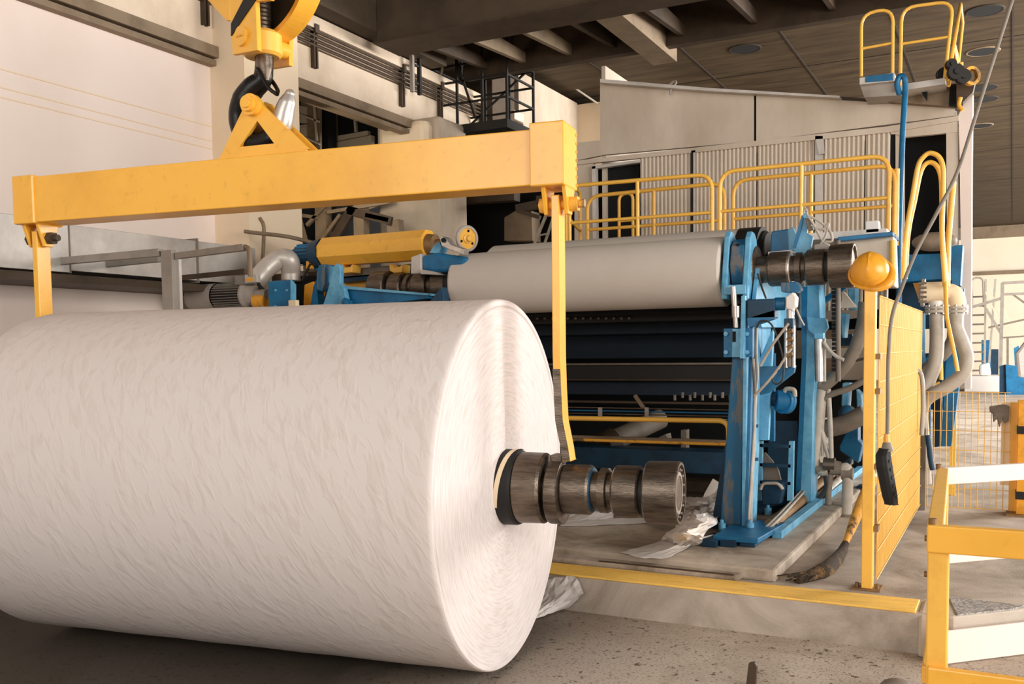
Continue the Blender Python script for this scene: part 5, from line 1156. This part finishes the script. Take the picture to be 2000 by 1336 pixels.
# steel frame table before the duct
sf = thing('steel_support_frame', aY(330, 640, 5.65), 'grey steel support frame with perforated post before the wall duct', 'steel frame')
Yf = 5.65
q = MB(); boxY(q, 316, 488, 337, 640, Yf, .05); boxY(q, 337, 492, 340, 640, Yf+.05, .06); q.build('post', 'grey', sf, bevel=.004)
q = MB(); boxY(q, 340, 495, 349, 640, Yf+.1, .04); o = q.build('perforated_post', 'galv', sf)
for k in range(11):
    p = aY(345, 500+k*10, Yf+.099); q = MB(); q.cyl(p, p-Vector((0, .004, 0)), .008, 8); q.build('hole', 'dark', o)
q = MB(); q.bar(aY(66, 515, Yf+.02), aY(314, 493, Yf+.02), .06, .06); q.build('beam', 'grey', sf)
q = MB(); q.bar(aY(140, 524, Yf+.5), aY(312, 506, Yf+.5), .05, .05); q.build('beam', 'motor', sf)
q = MB(); q.bar(aY(346, 500, Yf+.05), aY(478, 483, Yf+.05), .05, .05); q.build('beam', 'grey', sf)
q = MB(); q.bar(aY(350, 543, Yf+.5), aY(480, 530, Yf+.5), .04, .04); q.build('beam', 'iron', sf)
q = MB(); q.tube(fillet([aY(474, 482, Yf+.05), aY(487, 484, Yf+.05), aY(489, 540, Yf+.05)], .05), .02, 8); q.build('bent_tube', 'ironlt', sf)
q = MB(); boxY(q, 140, 518, 155, 535, Yf+.4, .06); q.build('hanger', 'cage', sf)

# ================================================================ SCRAPS OF PAPER
def sheet(name, lbl, grid, seed, amp=.02, mm='scrap'):
    """crumpled paper from a grid of world points"""
    rnd = random.Random(seed); nr = len(grid); nc = len(grid[0]); S = 5; V = []; R_ = (nr-1)*S+1; C_ = (nc-1)*S+1
    for i in range(R_):
        for j in range(C_):
            a, b = min(i//S, nr-2), min(j//S, nc-2); u, v = (i-a*S)/S, (j-b*S)/S
            p = (grid[a][b]*(1-v)+grid[a][b+1]*v)*(1-u)+(grid[a+1][b]*(1-v)+grid[a+1][b+1]*v)*u
            V.append(p+Vector((rnd.uniform(-1, 1)*amp*.6, rnd.uniform(-1, 1)*amp*.6, abs(rnd.uniform(0, 1))*amp)))
    m = MB(); m.add(V, [(i*C_+j, i*C_+j+1, (i+1)*C_+j+1, (i+1)*C_+j) for i in range(R_-1) for j in range(C_-1)], False)
    o = m.build(name, mm); tag(o, lbl, 'paper scrap', 'paper scraps on the floor'); sd = o.modifiers.new('thick', 'SOLIDIFY'); sd.thickness = .002; return o
def g(z, *rows): return [[aZ(x, y, z+(h[0] if h else 0)) for x, y, *h in r] for r in rows]
zs = .006
sheet('paper_scrap', 'creased white paper scrap on the floor under the right end of the huge roll', [[aZ(1030, 1215, zs), aZ(1070, 1203, zs), aZ(1108, 1190, zs)], [aY(1050, 1180, 5.84), aY(1085, 1172, 5.84), aY(1140, 1160, 5.86)], [aY(1050, 1140, 5.93), aY(1085, 1130, 5.94), aY(1124, 1127, 5.94)]], 3, .012)
ZP = SL+.006
sheet('paper_scrap', 'flat white paper sheet with pointed tip below the crumpled pile', g(ZP, [(1212, 1079), (1250, 1090), (1302, 1091)], [(1265, 1065), (1300, 1075, .01), (1350, 1066, .01)], [(1310, 1050, .02), (1345, 1055, .05), (1395, 1045, .05)]), 4, .006)
sheet('paper_scrap', 'thick fold of crumpled paper beside the foot of the blue stand', g(ZP, [(1295, 1062), (1330, 1068), (1368, 1064)], [(1300, 1045, .08), (1335, 1050, .26), (1372, 1050, .12)], [(1335, 1018, .14), (1370, 1022, .32), (1402, 1020, .1)], [(1340, 1000, .03), (1375, 1000, .12), (1404, 1005, .02)]), 5, .028)
sheet('paper_scrap', 'upright curl of torn paper between the spool drum and the blue column', g(ZP, [(1330, 1000, .0), (1352, 1000, .05), (1395, 1000, .0)], [(1332, 985, .12), (1360, 985, .2), (1402, 985, .12)], [(1330, 975, .05), (1372, 972, .16), (1408, 965, .26)]), 6, .02)
sheet('paper_scrap', 'folded paper wedge in front of the crumpled pile', g(ZP, [(1310, 1060, .0), (1340, 1068, .02)], [(1322, 1030, .14), (1365, 1052, .1)], [(1330, 1012, .06), (1366, 1040, .03)]), 9, .012)
sheet('paper_scrap', 'long flat strip of paper on the floor behind the spool collars', g(ZP, [(1095, 1028), (1180, 1026), (1262, 1022)], [(1098, 1018, .01), (1180, 1014, .02), (1262, 1012, .01)]), 7, .006)
sheet('paper_scrap', 'second paper strip lying deeper under the machine behind the spool', g(ZP, [(1100, 1016), (1150, 1018), (1200, 1014)], [(1105, 1004, .02), (1150, 1000, .06), (1195, 1002, .04)]), 8, .012)
m = MB(); P = [aY(1408, 945, 8.1), aY(1392, 975, 8.0), aY(1378, 1000, 7.95), aY(1366, 1000, 7.9), aY(1375, 965, 8.0), aY(1392, 935, 8.1)]
m.prism(P, (0, .012, 0)); o = m.build('hanging_paper_flap', 'paper', bevel=.002); tag(o, 'strip of paper hanging down beside the blue column behind the spool', 'paper scrap', 'paper scraps on the floor')
m = MB(); P0 = aZ(1255, 980, SL+.0); m.box((-3.4, 8.6, SL), (-2.35, 9.3, SL+.012)); o = m.build('drip_tray', 'ironlt'); tag(o, 'dull brown tray under the winder behind the big spool drum', 'tray')

# ================================================================ RIGHT REAR: BLUE FRAME, HOSES, FAR HALL
bf = thing('blue_side_frame', aZ(1840, 880, ZF), 'blue machine side frame with vertical legs behind the fence at the right', 'machine frame')
YQ = 10.6
q = MB(); polyY(q, [(1752, 498), (1838, 495), (1838, 545), (1752, 552)], YQ, .3); q.build('top_beam', 'blue', bf, bevel=.006)
q = MB(); polyY(q, [(1856, 480), (1881, 478), (1876, 558), (1858, 556)], YQ-.1, .3); q.build('top_post', 'blue', bf, bevel=.006)
q = MB(); polyY(q, [(1752, 545), (1870, 548), (1866, 640), (1752, 645)], YQ+.3, .1); q.build('plate', 'bluedk', bf)
q = MB(); polyY(q, [(1850, 640), (1884, 560), (1878, 720), (1858, 872), (1838, 872)], YQ-.1, .15); q.build('leg', 'blue', bf, bevel=.006)
q = MB(); polyY(q, [(1822, 650), (1842, 648), (1838, 872), (1822, 874)], YQ+.1, .15); q.build('leg', 'bluedk', bf, bevel=.006)
q = MB(); polyY(q, [(1806, 700), (1818, 690), (1816, 890), (1806, 890)], YQ-.05, .12); q.build('leg', 'blue', bf, bevel=.006)
q = MB(); polyY(q, [(1790, 620), (1806, 610), (1806, 790), (1798, 790)], YQ-.2, .08); q.build('leg', 'bluelt', bf)
q = MB(); polyY(q, [(1800, 690), (1860, 690), (1860, 800), (1800, 800)], YQ+.35, .05); q.build('shadow_plate', 'bluedk', bf)
q = MB(); polyY(q, [(1752, 590), (1800, 600), (1798, 760), (1752, 760)], YQ+.5, .05); q.build('inner_plate', 'dark', bf)
q = MB(); q.tube([aY(1836, 640, YQ-.2), aY(1838, 742, YQ-.2)], .022); q.tube([aY(1808, 760, YQ-.2), aY(1836, 748, YQ-.2)], .022); q.build('yellow_pipe', 'railyel', bf)
q = MB(); q.sphere(aY(1825, 472, 10.0), .2, (1, .6, .45)); o = q.build('dusty_bundle', 'hose'); tag(o, 'dusty grey bundle lying in the right dark doorway', 'bundle')
mv = thing('valve_manifold', aY(1840, 640, 9.6), 'cream pipe manifold with flanges and two hose outlets behind the fence', 'manifold')
YV = 10.05
q = MB(); q.cyl(aY(1803, 572, YV), aY(1852, 570, YV), .1, 28); q.build('body', 'cream', mv)
q = MB(); q.cyl(aY(1800, 572, YV), aY(1806, 572, YV), .135, 28); q.build('flange', 'pale', mv)
q = MB(); q.tube(sm([aY(1848, 570, YV), aY(1862, 575, YV), aY(1868, 590, YV), aY(1868, 604, YV)]), .085, 20); q.build('elbow', 'cream', mv)
q = MB(); q.cyl(aY(1829, 604, YV), aY(1829, 588, YV), .07, 20); q.build('stub', 'white', mv)
for x in (1829, 1868):
    c = aY(x, 604, YV); q = MB(); q.cyl(c-Vector((0, 0, .035)), c-Vector((0, 0, .005)), .105, 28); q.cyl(c, c+Vector((0, 0, .025)), .105, 28); o = q.build('flange', 'pale', mv)
    for k in range(8):
        t = 2*pi*k/8; q = MB(); p = c+Vector((.088*cos(t), .088*sin(t), -.05)); q.cyl(p, p+Vector((0, 0, .09)), .012, 6); q.build('bolt', 'steellt', o)
q = MB(); polyY(q, [(1783, 553), (1800, 552), (1800, 595), (1796, 590)], YV, .06); q.build('yellow_bracket', 'hat', mv)
for k in range(5):
    p = aY(1803, 553+9*k, YV-.13); q = MB(); q.cyl(p-Vector((.04, 0, 0)), p+Vector((.03, 0, 0)), .012, 6); q.build('bolt', 'hose', mv)
def fh(pts, r, lbl, mm='pale', Y=10.05):
    q = MB(); q.tube(sm([aY(x, y, Y) if len(t) == 0 else aY(x, y, t[0]) for x, y, *t in pts], 7), r, 18); o = q.build('ribbed_hose', mm); tag(o, lbl, 'hose', 'pale hoses hanging from the manifold')
fh([(1829, 612), (1830, 660), (1827, 705), (1815, 740), (1800, 775), (1795, 830), (1793, 900), (1792, 950)], .066, 'straight thick pale hose hanging from the left manifold outlet')
fh([(1868, 612), (1868, 640), (1880, 670), (1888, 700), (1880, 730), (1850, 755), (1815, 775), (1800, 800), (1802, 860), (1806, 945)], .064, 'long S-shaped pale hose hanging from the right manifold outlet', Y=10.0)
fh([(1862, 660), (1845, 690), (1815, 715), (1785, 745), (1770, 800), (1764, 945)], .055, 'third pale hose slanting behind the two hanging hoses', 'hose', 10.35)
q = MB(); q.tube(sm([aY(1788, 720, 9.4), aY(1800, 735, 9.4), aY(1803, 790, 9.4), aY(1800, 850, 9.4)]), .02); o = q.build('thin_cable', 'pale'); tag(o, 'thin pale cable beside the left hanging hose', 'cable')
q = MB(); q.tube(sm([aY(1812, 850, 9.75), aY(1818, 900, 9.75), aY(1822, 918, 9.75)]), .025); o = q.build('blue_hose_end', 'bluedk'); tag(o, 'dark blue hose end hanging behind the low mesh fence', 'hose')

# far hall objects
YFAR = 26
def polyY(mb, pts, Y, d):     # far pieces stand on the hall floor
    P = [aY(x, y, Y) for x, y in pts]
    for p, (x, y) in zip(P, pts):
        if y >= 738: p.z = ZF
    return mb.prism(P, (0, d, 0))
q = MB(); polyY(q, [(1884, 735), (1955, 735), (1955, 762), (1884, 762)], 36, 2); o = q.build('white_bench', 'white'); tag(o, 'long white low block far back in the bright hall', 'bench')
fl_ = thing('ladder_tower', aZ(1915, 735, ZF), 'tall pale ladder tower far back in the bright hall beside the column', 'ladder'); YL_ = 43
for x in (1898, 1925, 1944):
    q = MB(); q.bar(aY(x, 545 if x > 1900 else 560, YL_), aY(x-2 if x < 1940 else x-14, 735, YL_), .08); q.build('upright', 'pale', fl_)
for k in range(9):
    q = MB(); y = 580+k*18; q.bar(aY(1896, y, YL_), aY(1926, y-1, YL_), .07); q.build('rung', 'hose', fl_)
q = MB(); q.tube(fillet([aY(1899, 600, YL_), aY(1899, 543, YL_), aY(1920, 542, YL_), aY(1922, 600, YL_)], .2), .04); q.build('top_hoop', 'pale', fl_)
sc_ = thing('scaffold', aZ(1970, 725, ZF), 'pale steel scaffold frame far back at the right edge', 'scaffold'); YS_ = 40
for a, b, w in (((1954, 720), (1958, 552), .12), ((1958, 553), (2010, 550), .1), ((1958, 575), (2010, 573), .09), ((1930, 640), (2010, 622), .07), ((1978, 575), (2010, 598), .07), ((1884, 604), (1958, 582), .1), ((1925, 602), (1954, 650), .1), ((1968, 660), (1968, 720), .08), ((1955, 660), (2010, 656), .06)):
    q = MB(); q.bar(aY(*a, YS_), aY(*b, YS_), w); q.build('tube', 'grey' if w > .08 else 'hose', sc_)
st_ = thing('stair_rail', aY(1945, 650, 28), 'faint yellow stair rail far back behind the ladder tower', 'stair')
for d in (0, 10, 20):
    q = MB(); q.bar(aY(1925+d, 570, 42), aY(1950+d, 625, 42), .05); q.build('rail', 'cream', st_)
q = MB(); polyY(q, [(1917, 664), (1936, 664), (1936, 740), (1917, 740)], 44, .2); o = q.build('tall_cabinet', 'blue'); tag(o, 'tall blue cabinet far back beyond the ladder tower', 'cabinet')
q = MB(); polyY(q, [(1936, 682), (1950, 682), (1950, 740), (1936, 740)], 44, .2); o = q.build('slate_panel', 'bluedk'); tag(o, 'slate blue door panel far back right of the tall blue cabinet', 'panel')
q = MB(); polyY(q, [(1912, 712), (1932, 708), (1936, 734), (1912, 734)], 36.4, .5); o = q.build('white_sacks', 'white', bevel=.08); tag(o, 'white bags heaped on the far white block', 'bags')
fb = thing('blue_bin', aZ(1980, 762, ZF), 'large blue bin far back at the right edge', 'bin'); 
q = MB(); polyY(q, [(1952, 715), (1964, 712), (1966, 766), (1952, 763)], 34, .1); q.build('side', 'bluedk', fb)
q = MB(); polyY(q, [(1964, 712), (2015, 718), (2015, 768), (1966, 766)], 33.9, .1); q.build('front', 'blue', fb)
q = MB(); polyY(q, [(1980, 680), (1990, 675), (1990, 714), (1982, 714)], 34, .2); o = q.build('blue_machine_box', 'blue'); tag(o, 'small blue box above the far blue bin', 'box')
fm = thing('filling_machine', aZ(1998, 760, ZF), 'partly seen white and brown machine at the right edge above the guard post', 'machine')
q = MB(); polyY(q, [(1983, 690), (2000, 668), (2015, 665), (2015, 737), (1988, 737)], 19, .4); q.build('white_body', 'white', fm, bevel=.05)
q = MB(); polyY(q, [(1976, 738), (2015, 745), (2015, 830), (1996, 828)], 15, .3); q.build('brown_chute', 'rust', fm, bevel=.03)

# ================================================================ LIGHT
def area(name, loc, rot, sx, sy, pw_, col=(1, .975, .955)):
    l = bpy.data.lights.new(name, 'AREA'); l.shape = 'RECTANGLE'; l.size = sx; l.size_y = sy; l.energy = pw_; l.color = col
    o = bpy.data.objects.new(name, l); COL.objects.link(o); o.location = loc; o.rotation_euler = rot; return o
def aim(o, t): o.rotation_euler = (Vector(t)-o.location).to_track_quat('-Z', 'Y').to_euler()
k = area('window_bank_light', (9.5, 3.5, 3.6), (0, 0, 0), 9, 5, 1650); aim(k, (-3, 6.5, 1.6))
k = area('far_window_light', (9, 22, 4), (0, 0, 0), 14, 4.5, 6500); aim(k, (-4, 24, 1.5))
k = area('front_fill_light', (-2.5, -6.5, 4.6), (0, 0, 0), 8, 4, 580); aim(k, (-3, 6, 1.4))  # unseen fill lamp added behind the camera to lift surfaces facing it
k = area('bay_fill_light', (-8.4, 9.9, 4.3), (0, 0, 0), .8, .6, 22, (1, .88, .7)); aim(k, (-9, 13, 3.6))  # unseen fill lamp added to brighten the dark bay
k = area('far_wall_fill_light', (9, 38, 4), (0, 0, 0), 12, 4.5, 1700); aim(k, (-2, 42, 2))  # unseen lamp added to brighten the far hall wall
w = bpy.data.worlds.new('hall_ambient'); SC.world = w; w.use_nodes = True
bg = w.node_tree.nodes['Background']; bg.inputs[0].default_value = (1, .97, .95, 1); bg.inputs[1].default_value = .3
SC.view_settings.view_transform = 'Standard'; SC.view_settings.look = 'None'
SC.view_settings.exposure = 0; SC.view_settings.gamma = 1
